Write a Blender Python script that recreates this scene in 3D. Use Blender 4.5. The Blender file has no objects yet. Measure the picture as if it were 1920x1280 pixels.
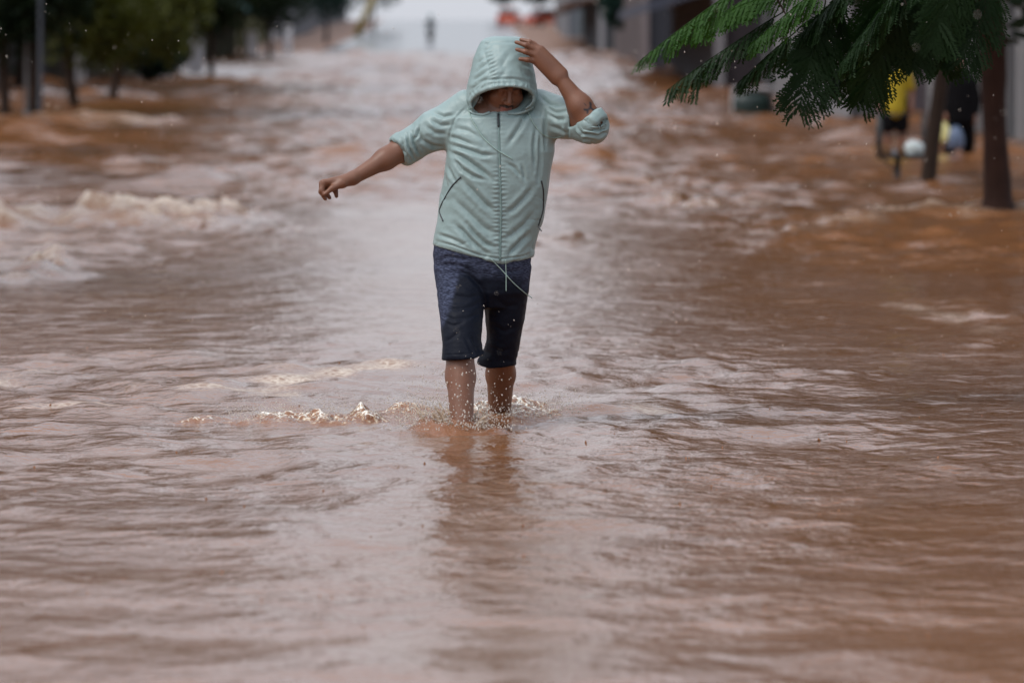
import bpy, bmesh, math, random
import numpy as np
from mathutils import Vector, Matrix
from mathutils.bvhtree import BVHTree

# ------------------------------------------------------------------ camera, sky, sun, exposure
S = bpy.context.scene
COL = S.collection
CAM_D, CAM_H, LENS = 22.7, 1.49, 200.0
PITCH = math.radians(2.94)
FPX = LENS / 36.0 * 1920.0
cam_data = bpy.data.cameras.new('camera')
cam_data.lens = LENS; cam_data.sensor_width = 36.0
cam_data.clip_start = 0.5; cam_data.clip_end = 6000.0
cam_data.dof.use_dof = True
cam_data.dof.focus_distance = CAM_D - 0.1
cam_data.dof.aperture_fstop = 4.0
cam = bpy.data.objects.new('camera', cam_data); COL.objects.link(cam)
cam.location = (0, -CAM_D, CAM_H)
cam.rotation_euler = (math.pi / 2 - PITCH, 0, 0)
S.camera = cam

SUN_EL, SUN_AZ = math.radians(55), math.radians(235)      # azimuth from +Y clockwise; thin light through cloud
w = bpy.data.worlds.new('World'); S.world = w; w.use_nodes = True
nt = w.node_tree; nt.nodes.clear()
sky = nt.nodes.new('ShaderNodeTexSky'); sky.sky_type = 'NISHITA'; sky.sun_disc = False
sky.sun_elevation = SUN_EL; sky.sun_rotation = SUN_AZ
sky.air_density = 1.0; sky.dust_density = 4.0
b1 = nt.nodes.new('ShaderNodeBackground'); b1.inputs[1].default_value = 0.05
b2 = nt.nodes.new('ShaderNodeBackground'); b2.inputs[0].default_value = (0.81, 0.84, 0.92, 1); b2.inputs[1].default_value = 0.62
tcw = nt.nodes.new('ShaderNodeTexCoord'); sx = nt.nodes.new('ShaderNodeSeparateXYZ'); nt.links.new(tcw.outputs['Generated'], sx.inputs[0])
mr = nt.nodes.new('ShaderNodeMapRange'); mr.inputs['From Min'].default_value = 0.0; mr.inputs['From Max'].default_value = 1.0
mr.inputs['To Min'].default_value = 0.76; mr.inputs['To Max'].default_value = 1.25        # overcast deck: zenith brighter than horizon
nt.links.new(sx.outputs['Z'], mr.inputs['Value']); nt.links.new(mr.outputs['Result'], b2.inputs[1])
ad = nt.nodes.new('ShaderNodeAddShader'); out = nt.nodes.new('ShaderNodeOutputWorld')
nt.links.new(sky.outputs[0], b1.inputs[0]); nt.links.new(b1.outputs[0], ad.inputs[0])
nt.links.new(b2.outputs[0], ad.inputs[1]); nt.links.new(ad.outputs[0], out.inputs[0])
sd = bpy.data.lights.new('sun', 'SUN'); sd.energy = 1.5; sd.angle = math.radians(25); sd.color = (1.0, 0.97, 0.93)
sun = bpy.data.objects.new('sun', sd); COL.objects.link(sun)
sun.rotation_euler = (math.pi / 2 - SUN_EL, 0, math.pi - SUN_AZ)
S.view_settings.view_transform = 'Standard'; S.view_settings.look = 'None'
S.view_settings.exposure = 0.0; S.view_settings.gamma = 1.0; S.view_settings.use_curve_mapping = False
S.render.engine = 'CYCLES'

# ------------------------------------------------------------------ helpers
rng = np.random.default_rng(7)
random.seed(7)

def ray(px, py):
    u = (px - 960.0) / FPX; v = (640.0 - py) / FPX
    return np.array([u, math.cos(PITCH) + v * math.sin(PITCH), -math.sin(PITCH) + v * math.cos(PITCH)])

def P(px, py, Y=0.0):
    """point of the plane y = Y seen at photo pixel (px, py)"""
    d = ray(px, py); t = (Y + CAM_D) / d[1]
    return np.array([d[0] * t, Y, CAM_H + d[2] * t])

PROF_D = np.array([-50, 118, 150, 180, 220, 280, 400, 520, 560, 700, 3000.0])
PROF_Z = np.array([0, 0, 0.20, 0.45, 0.74, 1.13, 2.35, 3.95, 4.3, 3.5, 3.0])
def zprof(Y):
    return np.interp(np.asarray(Y) + CAM_D, PROF_D, PROF_Z)

def G(px, py):
    """point of the flooded street seen at photo pixel (px, py)"""
    d = ray(px, py); lo, hi = 5.0, 640.0
    for _ in range(50):
        m = (lo + hi) / 2
        if CAM_H + d[2] * m / d[1] > float(zprof(m - CAM_D)): lo = m
        else: hi = m
    t = lo / d[1]
    return np.array([d[0] * t, lo - CAM_D, CAM_H + d[2] * t])

def _hash(ix, iy, iz, seed):
    n = ix.astype(np.uint32) * np.uint32(374761393) + iy.astype(np.uint32) * np.uint32(668265263) \
        + iz.astype(np.uint32) * np.uint32(2246822519) + np.uint32((seed * 3266489917) & 0xffffffff)
    n = (n ^ (n >> np.uint32(13))) * np.uint32(1274126177)
    n = n ^ (n >> np.uint32(16))
    return (n & np.uint32(0xffff)).astype(np.float32) / 32767.5 - 1.0

def noise(x, y, z=None, seed=0):
    x = np.asarray(x, np.float32); y = np.asarray(y, np.float32)
    z = np.zeros_like(x) if z is None else np.asarray(z, np.float32)
    fx, fy, fz = np.floor(x), np.floor(y), np.floor(z)
    ix, iy, iz = fx.astype(np.int64), fy.astype(np.int64), fz.astype(np.int64)
    tx, ty, tz = x - fx, y - fy, z - fz
    tx = tx * tx * (3 - 2 * tx); ty = ty * ty * (3 - 2 * ty); tz = tz * tz * (3 - 2 * tz)
    r = 0
    for dx in (0, 1):
        wx = tx if dx else 1 - tx
        for dy in (0, 1):
            wy = ty if dy else 1 - ty
            for dz in (0, 1):
                wz = tz if dz else 1 - tz
                r = r + wx * wy * wz * _hash(ix + dx, iy + dy, iz + dz, seed)
    return r

def fbm(x, y, z=None, octs=4, seed=0, ridge=False):
    a, s, r = 1.0, 1.0, 0
    for o in range(octs):
        n = noise(np.asarray(x) * s, np.asarray(y) * s, None if z is None else np.asarray(z) * s, seed + o * 17)
        if ridge: n = 1 - 2 * np.abs(n)
        r = r + a * n; a *= 0.5; s *= 2.03
    return r / 1.9

def sstep(a, b, x):
    t = np.clip((np.asarray(x, float) - a) / (b - a), 0, 1); return t * t * (3 - 2 * t)

# ---- materials
def new_mat(name):
    m = bpy.data.materials.new(name); m.use_nodes = True
    return m, m.node_tree, m.node_tree.nodes['Principled BSDF']

def mat(name, col, rough=0.6, var=0.15, scale=6.0, bump=0.0, bscale=40.0, spec=0.5, metal=0.0, trans=0.0, sss=0.0):
    m, t, p = new_mat(name)
    L = t.links
    tc = t.nodes.new('ShaderNodeTexCoord')
    n = t.nodes.new('ShaderNodeTexNoise'); n.inputs['Scale'].default_value = scale; n.inputs['Detail'].default_value = 5
    L.new(tc.outputs['Object'], n.inputs['Vector'])
    mx = t.nodes.new('ShaderNodeMix'); mx.data_type = 'RGBA'
    c1 = [max(0, c * (1 - var)) for c in col]; c2 = [min(1, c * (1 + var)) for c in col]
    mx.inputs['A'].default_value = (*c1, 1); mx.inputs['B'].default_value = (*c2, 1)
    L.new(n.outputs['Fac'], mx.inputs['Factor']); L.new(mx.outputs['Result'], p.inputs['Base Color'])
    p.inputs['Roughness'].default_value = rough; p.inputs['Specular IOR Level'].default_value = spec
    p.inputs['Metallic'].default_value = metal; p.inputs['Transmission Weight'].default_value = trans
    if sss: p.inputs['Subsurface Weight'].default_value = sss; p.inputs['Subsurface Radius'].default_value = (0.012, 0.005, 0.003)
    if bump:
        n2 = t.nodes.new('ShaderNodeTexNoise'); n2.inputs['Scale'].default_value = bscale; n2.inputs['Detail'].default_value = 4
        L.new(tc.outputs['Object'], n2.inputs['Vector'])
        b = t.nodes.new('ShaderNodeBump'); b.inputs['Strength'].default_value = bump; b.inputs['Distance'].default_value = 0.01
        L.new(n2.outputs['Fac'], b.inputs['Height']); L.new(b.outputs['Normal'], p.inputs['Normal'])
    return m

# ---- objects
def mesh_obj(name, verts, faces, material=None, parent=None, smooth=False):
    me = bpy.data.meshes.new(name)
    if isinstance(verts, np.ndarray): verts = verts.astype(float).tolist()
    if isinstance(faces, np.ndarray): faces = faces.tolist()
    me.from_pydata(verts, [], faces); me.update()
    if smooth: me.polygons.foreach_set('use_smooth', [True] * len(me.polygons))
    if material: me.materials.append(material)
    o = bpy.data.objects.new(name, me); COL.objects.link(o)
    if parent: o.parent = parent
    return o

def empty(name, loc, rz=0.0):
    o = bpy.data.objects.new(name, None); COL.objects.link(o)
    o.location = [float(c) for c in loc]; o.rotation_euler = (0, 0, rz); o.empty_display_size = 0.2
    return o

def tag(o, label=None, cat=None, group=None, kind=None):
    if label: o['label'] = label
    if cat: o['category'] = cat
    if group: o['group'] = group
    if kind: o['kind'] = kind
    return o

class MB:
    """collects boxes, tubes and quads into one mesh"""
    def __init__(s): s.v = []; s.f = []
    def add(s, vs, fs):
        n = len(s.v); s.v += [tuple(map(float, q)) for q in vs]; s.f += [tuple(i + n for i in f) for f in fs]
    def box(s, x0, x1, y0, y1, z0, z1, bev=0.0):
        if bev <= 0:
            vs = [(x, y, z) for z in (z0, z1) for y in (y0, y1) for x in (x0, x1)]
            s.add(vs, [(0, 2, 3, 1), (4, 5, 7, 6), (0, 1, 5, 4), (2, 6, 7, 3), (0, 4, 6, 2), (1, 3, 7, 5)])
        else:
            b = bev; rings = []
            for z, i in ((z0, b), (z0 + b, 0), (z1 - b, 0), (z1, b)):
                rings.append([(x0 + i + (b if i == 0 else 0) * 0, y0 + i, z), (x1 - i, y0 + i, z), (x1 - i, y1 - i, z), (x0 + i, y1 - i, z)])
            vs = [q for r in rings for q in r]; fs = [(3, 2, 1, 0), (12, 13, 14, 15)]
            for r in range(3):
                for k in range(4):
                    a, c = r * 4 + k, r * 4 + (k + 1) % 4
                    fs.append((a, c, c + 4, a + 4))
            s.add(vs, fs)
    def tube(s, pts, radii, n=8, cap=True):
        pts = [np.array(q, float) for q in pts]
        if not hasattr(radii, '__len__'): radii = [radii] * len(pts)
        rings = []; up = np.array([0.13, 0.27, 0.95])
        for i, q in enumerate(pts):
            t = pts[min(i + 1, len(pts) - 1)] - pts[max(i - 1, 0)]; t = t / (np.linalg.norm(t) + 1e-9)
            a = np.cross(t, up)
            if np.linalg.norm(a) < 0.1: a = np.cross(t, np.array([1.0, 0, 0]))
            a /= np.linalg.norm(a); b = np.cross(t, a)
            rings.append([q + radii[i] * (math.cos(k * 2 * math.pi / n) * a + math.sin(k * 2 * math.pi / n) * b) for k in range(n)])
        vs = [q for r in rings for q in r]; fs = []
        for i in range(len(pts) - 1):
            for k in range(n):
                a, b = i * n + k, i * n + (k + 1) % n
                fs.append((a, b, b + n, a + n))
        if cap:
            fs.append(tuple(range(n))[::-1]); fs.append(tuple(range((len(pts) - 1) * n, len(pts) * n)))
        s.add(vs, fs)
    def build(s, name, material=None, parent=None, smooth=False):
        return mesh_obj(name, s.v, s.f, material, parent, smooth)

# ---- signed distance modelling: tapered limbs and lofts blended on a grid, then meshed
class SDF:
    def __init__(s, lo, hi, h):
        s.lo = np.array(lo, np.float32); s.h = h
        n = np.ceil((np.array(hi) - s.lo) / h).astype(int) + 1
        s.ax = [s.lo[i] + h * np.arange(n[i], dtype=np.float32) for i in range(3)]
        s.F = np.full(tuple(n), 0.05, np.float32)
    def win(s, lo, hi, pad):
        sl = []
        for i in range(3):
            a = int(np.floor((lo[i] - pad - s.lo[i]) / s.h)); b = int(np.ceil((hi[i] + pad - s.lo[i]) / s.h)) + 1
            a = max(a, 0); b = min(b, len(s.ax[i]))
            if b <= a: return None, None
            sl.append(slice(a, b))
        g = np.meshgrid(s.ax[0][sl[0]], s.ax[1][sl[1]], s.ax[2][sl[2]], indexing='ij', sparse=True)
        return tuple(sl), g
    def put(s, sl, d, k, sub=False):
        f = s.F[sl]
        if sub:
            d = -d; hh = np.maximum(k - np.abs(f - d), 0) / k
            s.F[sl] = np.maximum(f, d) + hh * hh * k * 0.25
        else:
            hh = np.maximum(k - np.abs(f - d), 0) / k
            s.F[sl] = np.minimum(f, d) - hh * hh * k * 0.25
    def cone(s, a, b, ra, rb, k=0.02, sub=False):
        a = np.asarray(a, np.float32); b = np.asarray(b, np.float32); R = max(ra, rb)
        sl, g = s.win(np.minimum(a, b) - R, np.maximum(a, b) + R, k + 0.02)
        if sl is None: return
        ba = b - a; L = float(ba @ ba) + 1e-12
        t = np.clip(((g[0] - a[0]) * ba[0] + (g[1] - a[1]) * ba[1] + (g[2] - a[2]) * ba[2]) / L, 0, 1)
        d = np.sqrt((g[0] - a[0] - t * ba[0]) ** 2 + (g[1] - a[1] - t * ba[1]) ** 2 + (g[2] - a[2] - t * ba[2]) ** 2) - (ra + (rb - ra) * t)
        s.put(sl, d, k, sub)
    def chain(s, pts, rad, k=0.02):
        for i in range(len(pts) - 1): s.cone(pts[i], pts[i + 1], rad[i], rad[i + 1], k)
    def ell_d(s, g, c, r, M=None):
        q = [g[0] - c[0], g[1] - c[1], g[2] - c[2]]
        if M is not None: q = [M[0][i] * q[0] + M[1][i] * q[1] + M[2][i] * q[2] for i in range(3)]   # columns = local axes
        k0 = np.sqrt((q[0] / r[0]) ** 2 + (q[1] / r[1]) ** 2 + (q[2] / r[2]) ** 2)
        k1 = np.sqrt((q[0] / r[0] ** 2) ** 2 + (q[1] / r[1] ** 2) ** 2 + (q[2] / r[2] ** 2) ** 2) + 1e-6
        return k0 * (k0 - 1) / k1
    def ell(s, c, r, M=None, k=0.02, sub=False):
        R = max(r); sl, g = s.win(np.asarray(c) - R, np.asarray(c) + R, k + 0.02)
        if sl is None: return
        s.put(sl, s.ell_d(g, c, r, M).astype(np.float32), k, sub)
    def loft_d(s, g, zs, cx, cy, rx, ry, pw=2.3):
        z = g[2]; o = np.argsort(zs); zz = np.asarray(zs)[o]
        f = lambda a: np.interp(z, zz, np.asarray(a)[o]).astype(np.float32)
        CX, CY, RX, RY = f(cx), f(cy), f(rx), f(ry)
        q = (np.abs((g[0] - CX) / RX) ** pw + np.abs((g[1] - CY) / RY) ** pw) ** (1 / pw)
        d = (q - 1) * np.minimum(RX, RY)
        return np.maximum(d, np.maximum(zz[0] - z, z - zz[-1]))
    def mesh(s, smooth=1):
        F = s.F; ins = F < 0; n = F.shape
        c = np.zeros((n[0] - 1, n[1] - 1, n[2] - 1), np.uint8)
        for dx in (0, 1):
            for dy in (0, 1):
                for dz in (0, 1):
                    c += ins[dx:n[0] - 1 + dx, dy:n[1] - 1 + dy, dz:n[2] - 1 + dz]
        cells = np.argwhere((c > 0) & (c < 8)); del c
        idm = np.full((n[0] - 1, n[1] - 1, n[2] - 1), -1, np.int32)
        I, J, K = cells.T; idm[I, J, K] = np.arange(len(cells))
        cr = [(dx, dy, dz) for dx in (0, 1) for dy in (0, 1) for dz in (0, 1)]
        val = {q: F[I + q[0], J + q[1], K + q[2]] for q in cr}
        acc = np.zeros((len(cells), 3), np.float32); cnt = np.zeros(len(cells), np.float32)
        for a in cr:
            for ax in range(3):
                if a[ax] == 0:
                    b = list(a); b[ax] = 1; b = tuple(b)
                    va, vb = val[a], val[b]; m = (va < 0) != (vb < 0)
                    t = np.where(m, va / np.where(m, va - vb, 1), 0)
                    p = np.zeros((len(cells), 3), np.float32); p[:] = a; p[:, ax] = t
                    acc += p * m[:, None]; cnt += m
        V = (cells + acc / cnt[:, None]) * s.h + s.lo
        faces = []
        for ax in range(3):
            o1, o2 = [(1, 2), (2, 0), (0, 1)][ax]
            sl0 = [slice(None)] * 3; sl1 = [slice(None)] * 3
            sl0[ax] = slice(0, n[ax] - 1); sl1[ax] = slice(1, n[ax])
            A = ins[tuple(sl0)]; B = ins[tuple(sl1)]
            e = np.argwhere(A != B)
            ok = (e[:, o1] > 0) & (e[:, o2] > 0) & (e[:, o1] < n[o1] - 1) & (e[:, o2] < n[o2] - 1)
            e = e[ok]; pos = A[tuple(e.T)]
            def cid(d1, d2):
                q = e.copy(); q[:, o1] -= d1; q[:, o2] -= d2
                return idm[tuple(q.T)]
            q = np.stack([cid(1, 1), cid(0, 1), cid(0, 0), cid(1, 0)], 1)
            q[~pos] = q[~pos][:, ::-1]
            faces.append(q)
        Q = np.concatenate(faces)
        for _ in range(smooth): V = lap(V, Q, 0.5)
        return V, Q

def lap(V, Q, f):
    a = np.zeros_like(V); c = np.zeros(len(V), np.float32)
    for i in range(4):
        p, q = Q[:, i], Q[:, (i + 1) % 4]
        for k in range(3):
            a[:, k] += np.bincount(p, V[q, k], len(V)) + np.bincount(q, V[p, k], len(V))
        c += np.bincount(p, minlength=len(V)) + np.bincount(q, minlength=len(V))
    return V * (1 - f) + f * (a / np.maximum(c, 1)[:, None]).astype(np.float32)

def vnormals(V, Q):
    fn = np.cross(V[Q[:, 2]] - V[Q[:, 0]], V[Q[:, 3]] - V[Q[:, 1]])
    N = np.zeros_like(V)
    for i in range(4):
        for k in range(3): N[:, k] += np.bincount(Q[:, i], fn[:, k], len(V))
    return N / (np.linalg.norm(N, axis=1)[:, None] + 1e-12)

def set_attr(o, name, arr):
    """per-vertex RGB mask"""
    a = o.data.attributes.new(name, 'FLOAT_COLOR', 'POINT')
    full = np.ones((len(arr), 4), np.float32); full[:, :arr.shape[1]] = arr
    a.data.foreach_set('color', full.ravel())

def poly_dist(X, Z, pts):
    """distance of (X, Z) points to a polyline given in the X-Z plane, and the run 0..1 along it"""
    best = np.full(len(X), 9.0); run = np.zeros(len(X)); n = len(pts) - 1
    for i in range(n):
        a, b = np.array(pts[i]), np.array(pts[i + 1]); ba = b - a
        t = np.clip(((X - a[0]) * ba[0] + (Z - a[1]) * ba[1]) / (ba @ ba + 1e-12), 0, 1)
        d = np.hypot(X - a[0] - t * ba[0], Z - a[1] - t * ba[1])
        m = d < best; best = np.where(m, d, best); run = np.where(m, (i + t) / n, run)
    return best, run

def XZ(pl, Y=-0.12):
    return [tuple(P(a, b, Y)[[0, 2]]) for a, b in pl]

# ------------------------------------------------------------------ flooded street: water, ground under it, road climbing beyond
def grow(start, step, k, end):
    r = [start]
    while r[-1] < end:
        r.append(r[-1] + step); step *= k
    return r
xp = grow(2.6, 0.035, 1.07, 90.0)[1:]
WX = np.array([-q for q in xp[::-1]] + list(np.arange(-2.6, 2.6001, 0.032)) + xp)
wd = [4.0]
while wd[-1] < 292: wd.append(wd[-1] + max(0.03, wd[-1] * 0.0026))
WY = np.array(wd) - CAM_D
gx, gy = np.meshgrid(WX, WY, indexing='ij')
X, Y = gx.ravel(), gy.ravel()
dist = np.maximum(Y + CAM_D, 4)
def wave(sx, sy, seed):
    """short steep crests with flatter troughs"""
    wxx = X + 0.35 / sx * noise(X * sx * 0.7, Y * sy * 0.7, seed=seed + 50); wyy = Y + 0.35 / sy * noise(X * sx * 0.7, Y * sy * 0.7, seed=seed + 51)
    n_ = 0.65 * noise(wxx * sx, wyy * sy, seed=seed) + 0.35 * noise(wxx * sx * 2.1, wyy * sy * 2.1, seed=seed + 1)
    return np.sign(n_) * np.abs(n_) ** 1.25
rough = sstep(-0.35, 0.55, noise(X * 0.33 + 40, Y * 0.10, seed=3))                 # calmer and rougher stretches
w1, w2, w3 = 1 - sstep(24, 60, dist), sstep(14, 30, dist) * (1 - sstep(75, 150, dist)), sstep(38, 95, dist)
calm = np.exp(-((X + 0.2) / 1.5) ** 2) * sstep(20, 24, dist) * (1 - sstep(34, 60, dist))
hw = w1 * 0.017 * wave(1.3, 1.5, 11) * (0.30 + 0.7 * rough) + w1 * 0.009 * wave(4.0, 3.6, 21) * (0.35 + 0.75 * rough) + sstep(15, 20, dist) * (1 - sstep(38, 60, dist)) * 0.013 * wave(6.5, 4.8, 26) * (0.4 + 0.6 * rough)
hw += w2 * 0.105 * wave(1.3, 1.15, 31) * (0.15 + 0.85 * rough) * (1 - 0.5 * calm) + w2 * 0.042 * wave(3.6, 2.9, 36) * (0.2 + 0.8 * rough) * (1 - 0.5 * calm)
hw += w3 * 0.36 * wave(0.8, 0.62, 41) * (0.15 + 0.85 * rough) + w3 * 0.13 * wave(1.7, 1.35, 46)
hw += (1 - sstep(14, 19, dist)) * 0.011 * np.sin(Y * 4.2 + 2.4 * noise(X * 0.45, Y * 0.6, seed=5) + 0.2 * X)
foam = np.zeros_like(hw)
# wake of the wading legs: rings and two low ridges trailing off
for (lx, ly) in ((float(P(866, 803, -.32)[0]), -.32), (float(P(938, 772, .38)[0]), .38)):
    rr_ = np.hypot(X - lx, (Y - ly)); hw += 0.010 * np.cos(rr_ * 2 * math.pi / 0.15) * np.exp(-rr_ / 0.42) * sstep(0.02, 0.12, rr_)
for pl in ([(866, 792), (640, 772), (420, 742), (230, 735)], [(940, 770), (1100, 764), (1260, 778), (1420, 800)], [(860, 800), (700, 812), (540, 806)]):
    gp = [tuple(G(*q)[:2]) for q in pl]; d_, run_ = poly_dist(X, Y, gp)
    hw += 0.030 * np.exp(-(d_ / 0.09) ** 2) * (1 - run_) * (0.7 + 0.6 * noise(X * 6, Y * 4, seed=7))
# broken, foaming stretches: photo pixel, half-width and half-depth (m), crest height, foam colour (also paints crest glints)
CHOP = [(90, 425, .8, 1.6, .22, 1.1), (0, 432, .6, 1.5, .2, 1.1), (190, 416, .5, 1.4, .22, 1.2), (150, 450, .5, 1.0, .12, .6), (430, 430, .5, 1.2, .12, .6), (70, 520, .3, .8, .12, .9), (300, 412, 0.75, 2.0, .22, 1.3), (410, 412, .45, 1.4, .16, .9), (20, 505, .42, 1.6, .22, 1.4),
        (60, 475, .8, 1.2, .08, .3), (60, 235, 3.2, 7.0, .17, .55), (230, 232, 1.6, 4.0, .16, .7), (560, 190, 3.0, 9.0, .13, .12),
        (1390, 382, .85, 1.6, .09, .7), (1715, 402, .55, 1.6, .18, 1.1), (1880, 395, .5, 1.6, .16, .9), (1050, 450, .35, 1.4, .12, .8), (1260, 345, .8, 2.0, .09, .2), (1480, 440, .5, 1.4, .10, .3), (1600, 415, .5, 1.4, .12, .5),
        (660, 118, 5.0, 20.0, .2, .2), (980, 150, 4.0, 12.0, .16, .12), (500, 165, 5, 12, .16, .15), (1830, 880, .30, .40, .03, .0),
        (1820, 600, .38, 1.0, .06, .1), (1880, 640, .25, .7, .05, .1), (1760, 570, .3, .8, .06, .1), (80, 705, .30, .5, .04, .35), (20, 712, .2, .3, .035, .3), (640, 703, .42, .35, .035, .3), (480, 722, .40, .35, .03, .3), (740, 690, .25, .25, .03, .25), (330, 730, .3, .25, .03, .4), (1500, 700, .5, .8, .03, .0)]  # white ripples left and right: specular crest glints painted in as foam colour
for (px, py, rx, ry, amp, fo) in CHOP:
    c = G(px, py); e = np.exp(-(((X - c[0]) / rx) ** 2 + ((Y - c[1]) / ry) ** 2) ** 1.5)
    r = fbm(X * 3.4, Y * 2.0, octs=4, seed=int(px), ridge=True)
    pt = sstep(-.3, .4, noise(X * 1.1 / rx, Y * 1.1 / ry, seed=int(px) + 5))
    hw += amp * e * (0.15 + 0.95 * r) * (.3 + .7 * pt)
    foam = np.maximum(foam, fo * e * (.25 + .75 * pt) * sstep(0.15, 0.85, r + 0.30 * noise(X * 9, Y * 6, seed=9)))
for pl, wd_, fo in (([(770, 688), (640, 712), (520, 724), (400, 742)], .10, .75), ([(0, 712), (90, 704), (170, 702)], .08, .7), ([(120, 760), (300, 752), (470, 748)], .06, .55), ([(560, 745), (700, 738), (800, 742)], .10, .7),  # wake streaks; their white crest glints are painted through the foam mask
                    ([(1000, 752), (1120, 760), (1240, 772)], .06, .5), ([(1690, 570), (1800, 600), (1920, 640)], .05, .25), ([(0, 765), (160, 760), (300, 768)], .03, .35)):
    d_, run_ = poly_dist(X, Y, [tuple(G(*q)[:2]) for q in pl])
    k_ = np.exp(-(d_ / (wd_ * (22 + Y) / 22 * 1.6)) ** 2) * sstep(-.35, .3, noise(X * 5, Y * 2.2, seed=19)); foam = np.maximum(foam, fo * k_); hw += .012 * k_ * fbm(X * 7, Y * 4, octs=2, seed=29, ridge=True)
hw *= 1 - sstep(70, 95, np.abs(X))
Z = zprof(Y) + hw
nx, ny = len(WX), len(WY)
ii = np.arange(nx * ny).reshape(nx, ny)
Q = np.stack([ii[:-1, :-1], ii[1:, :-1], ii[1:, 1:], ii[:-1, 1:]], -1).reshape(-1, 4)
def water_h(x, y):
    i = int(np.clip(np.searchsorted(WX, x), 1, nx - 1)); j = int(np.clip(np.searchsorted(WY, y), 1, ny - 1))
    return float(Z.reshape(nx, ny)[i, j])

def lace(t, tc, scale, attr, gain):
    """froth: bright webs round bubbles and torn patches, scaled by the foam mask"""
    L = t.links
    dn = t.nodes.new('ShaderNodeTexNoise'); dn.inputs['Scale'].default_value = scale * .5; dn.inputs['Detail'].default_value = 5; L.new(tc.outputs['Object'], dn.inputs['Vector'])
    va = t.nodes.new('ShaderNodeVectorMath'); va.operation = 'MULTIPLY_ADD'; va.inputs[1].default_value = (1.6 / scale,) * 3
    L.new(dn.outputs['Color'], va.inputs[0]); L.new(tc.outputs['Object'], va.inputs[2])
    vo = t.nodes.new('ShaderNodeTexVoronoi'); vo.feature = 'DISTANCE_TO_EDGE'; vo.inputs['Scale'].default_value = scale; L.new(va.outputs[0], vo.inputs['Vector'])
    mr_ = t.nodes.new('ShaderNodeMapRange'); mr_.inputs['From Min'].default_value = .02; mr_.inputs['From Max'].default_value = .26; mr_.inputs['To Min'].default_value = 1.0; mr_.inputs['To Max'].default_value = .12
    L.new(vo.outputs['Distance'], mr_.inputs['Value'])
    m1 = t.nodes.new('ShaderNodeMath'); m1.operation = 'MULTIPLY'; L.new(mr_.outputs['Result'], m1.inputs[0]); L.new(attr, m1.inputs[1])
    m2 = t.nodes.new('ShaderNodeMath'); m2.operation = 'MULTIPLY'; m2.use_clamp = True; m2.inputs[1].default_value = gain; L.new(m1.outputs[0], m2.inputs[0])
    return m2.outputs[0]

def water_material():
    m, t, p = new_mat('muddy_water'); L = t.links
    tc = t.nodes.new('ShaderNodeTexCoord'); at = t.nodes.new('ShaderNodeAttribute'); at.attribute_name = 'foam'
    mud = t.nodes.new('ShaderNodeTexNoise'); mud.inputs['Scale'].default_value = 0.5; mud.inputs['Detail'].default_value = 6
    L.new(tc.outputs['Object'], mud.inputs['Vector'])
    c1 = t.nodes.new('ShaderNodeMix'); c1.data_type = 'RGBA'
    c1.inputs['A'].default_value = (0.150, 0.062, 0.025, 1); c1.inputs['B'].default_value = (0.255, 0.115, 0.050, 1)
    L.new(mud.outputs['Fac'], c1.inputs['Factor'])
    c2 = t.nodes.new('ShaderNodeMix'); c2.data_type = 'RGBA'; c2.inputs['B'].default_value = (0.68, 0.60, 0.50, 1)
    fo = lace(t, tc, 24.0, at.outputs['Fac'], 1.15)
    L.new(c1.outputs['Result'], c2.inputs['A']); L.new(fo, c2.inputs['Factor'])
    L.new(c2.outputs['Result'], p.inputs['Base Color'])
    ro = t.nodes.new('ShaderNodeMapRange'); ro.inputs['To Min'].default_value = 0.11; ro.inputs['To Max'].default_value = 0.6
    L.new(at.outputs['Fac'], ro.inputs['Value']); L.new(ro.outputs['Result'], p.inputs['Roughness'])
    p.inputs['IOR'].default_value = 1.33
    # fine ripples and rain-pocked skin
    prev = None
    # wind- and current-roughened stretches next to slick ones
    mm = t.nodes.new('ShaderNodeMapping'); mm.inputs['Scale'].default_value = (0.55, 0.16, 1.0); L.new(tc.outputs['Object'], mm.inputs['Vector'])
    mk = t.nodes.new('ShaderNodeTexNoise'); mk.inputs['Scale'].default_value = 1.0; mk.inputs['Detail'].default_value = 4; mk.inputs['Distortion'].default_value = .6
    L.new(mm.outputs['Vector'], mk.inputs['Vector'])
    mq = t.nodes.new('ShaderNodeMapRange'); mq.inputs['From Min'].default_value = .38; mq.inputs['From Max'].default_value = .62; mq.inputs['To Min'].default_value = .55; mq.inputs['To Max'].default_value = 1.0
    L.new(mk.outputs['Fac'], mq.inputs['Value'])
    for sc, st, dist in ((3.2, 0.9, 0.045), (14.0, 0.9, 0.013), (70.0, 0.8, 0.0036)):
        mp = t.nodes.new('ShaderNodeMapping'); mp.inputs['Scale'].default_value = (1.0, 0.75, 1.0)
        L.new(tc.outputs['Object'], mp.inputs['Vector'])
        n = t.nodes.new('ShaderNodeTexNoise'); n.inputs['Scale'].default_value = sc; n.inputs['Detail'].default_value = 3
        L.new(mp.outputs['Vector'], n.inputs['Vector'])
        b = t.nodes.new('ShaderNodeBump'); b.inputs['Strength'].default_value = st; b.inputs['Distance'].default_value = dist
        ms = t.nodes.new('ShaderNodeMath'); ms.operation = 'MULTIPLY'; ms.inputs[1].default_value = st; L.new(mq.outputs['Result'], ms.inputs[0]); L.new(ms.outputs[0], b.inputs['Strength'])
        L.new(n.outputs['Fac'], b.inputs['Height'])
        if prev: L.new(prev.outputs['Normal'], b.inputs['Normal'])
        prev = b
    L.new(prev.outputs['Normal'], p.inputs['Normal'])
    return m
M_WATER = water_material()
water = mesh_obj('water', np.stack([X, Y, Z], 1), Q, M_WATER, smooth=True)
a = water.data.attributes.new('foam', 'FLOAT', 'POINT'); a.data.foreach_set('value', foam.astype(np.float32))
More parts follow.
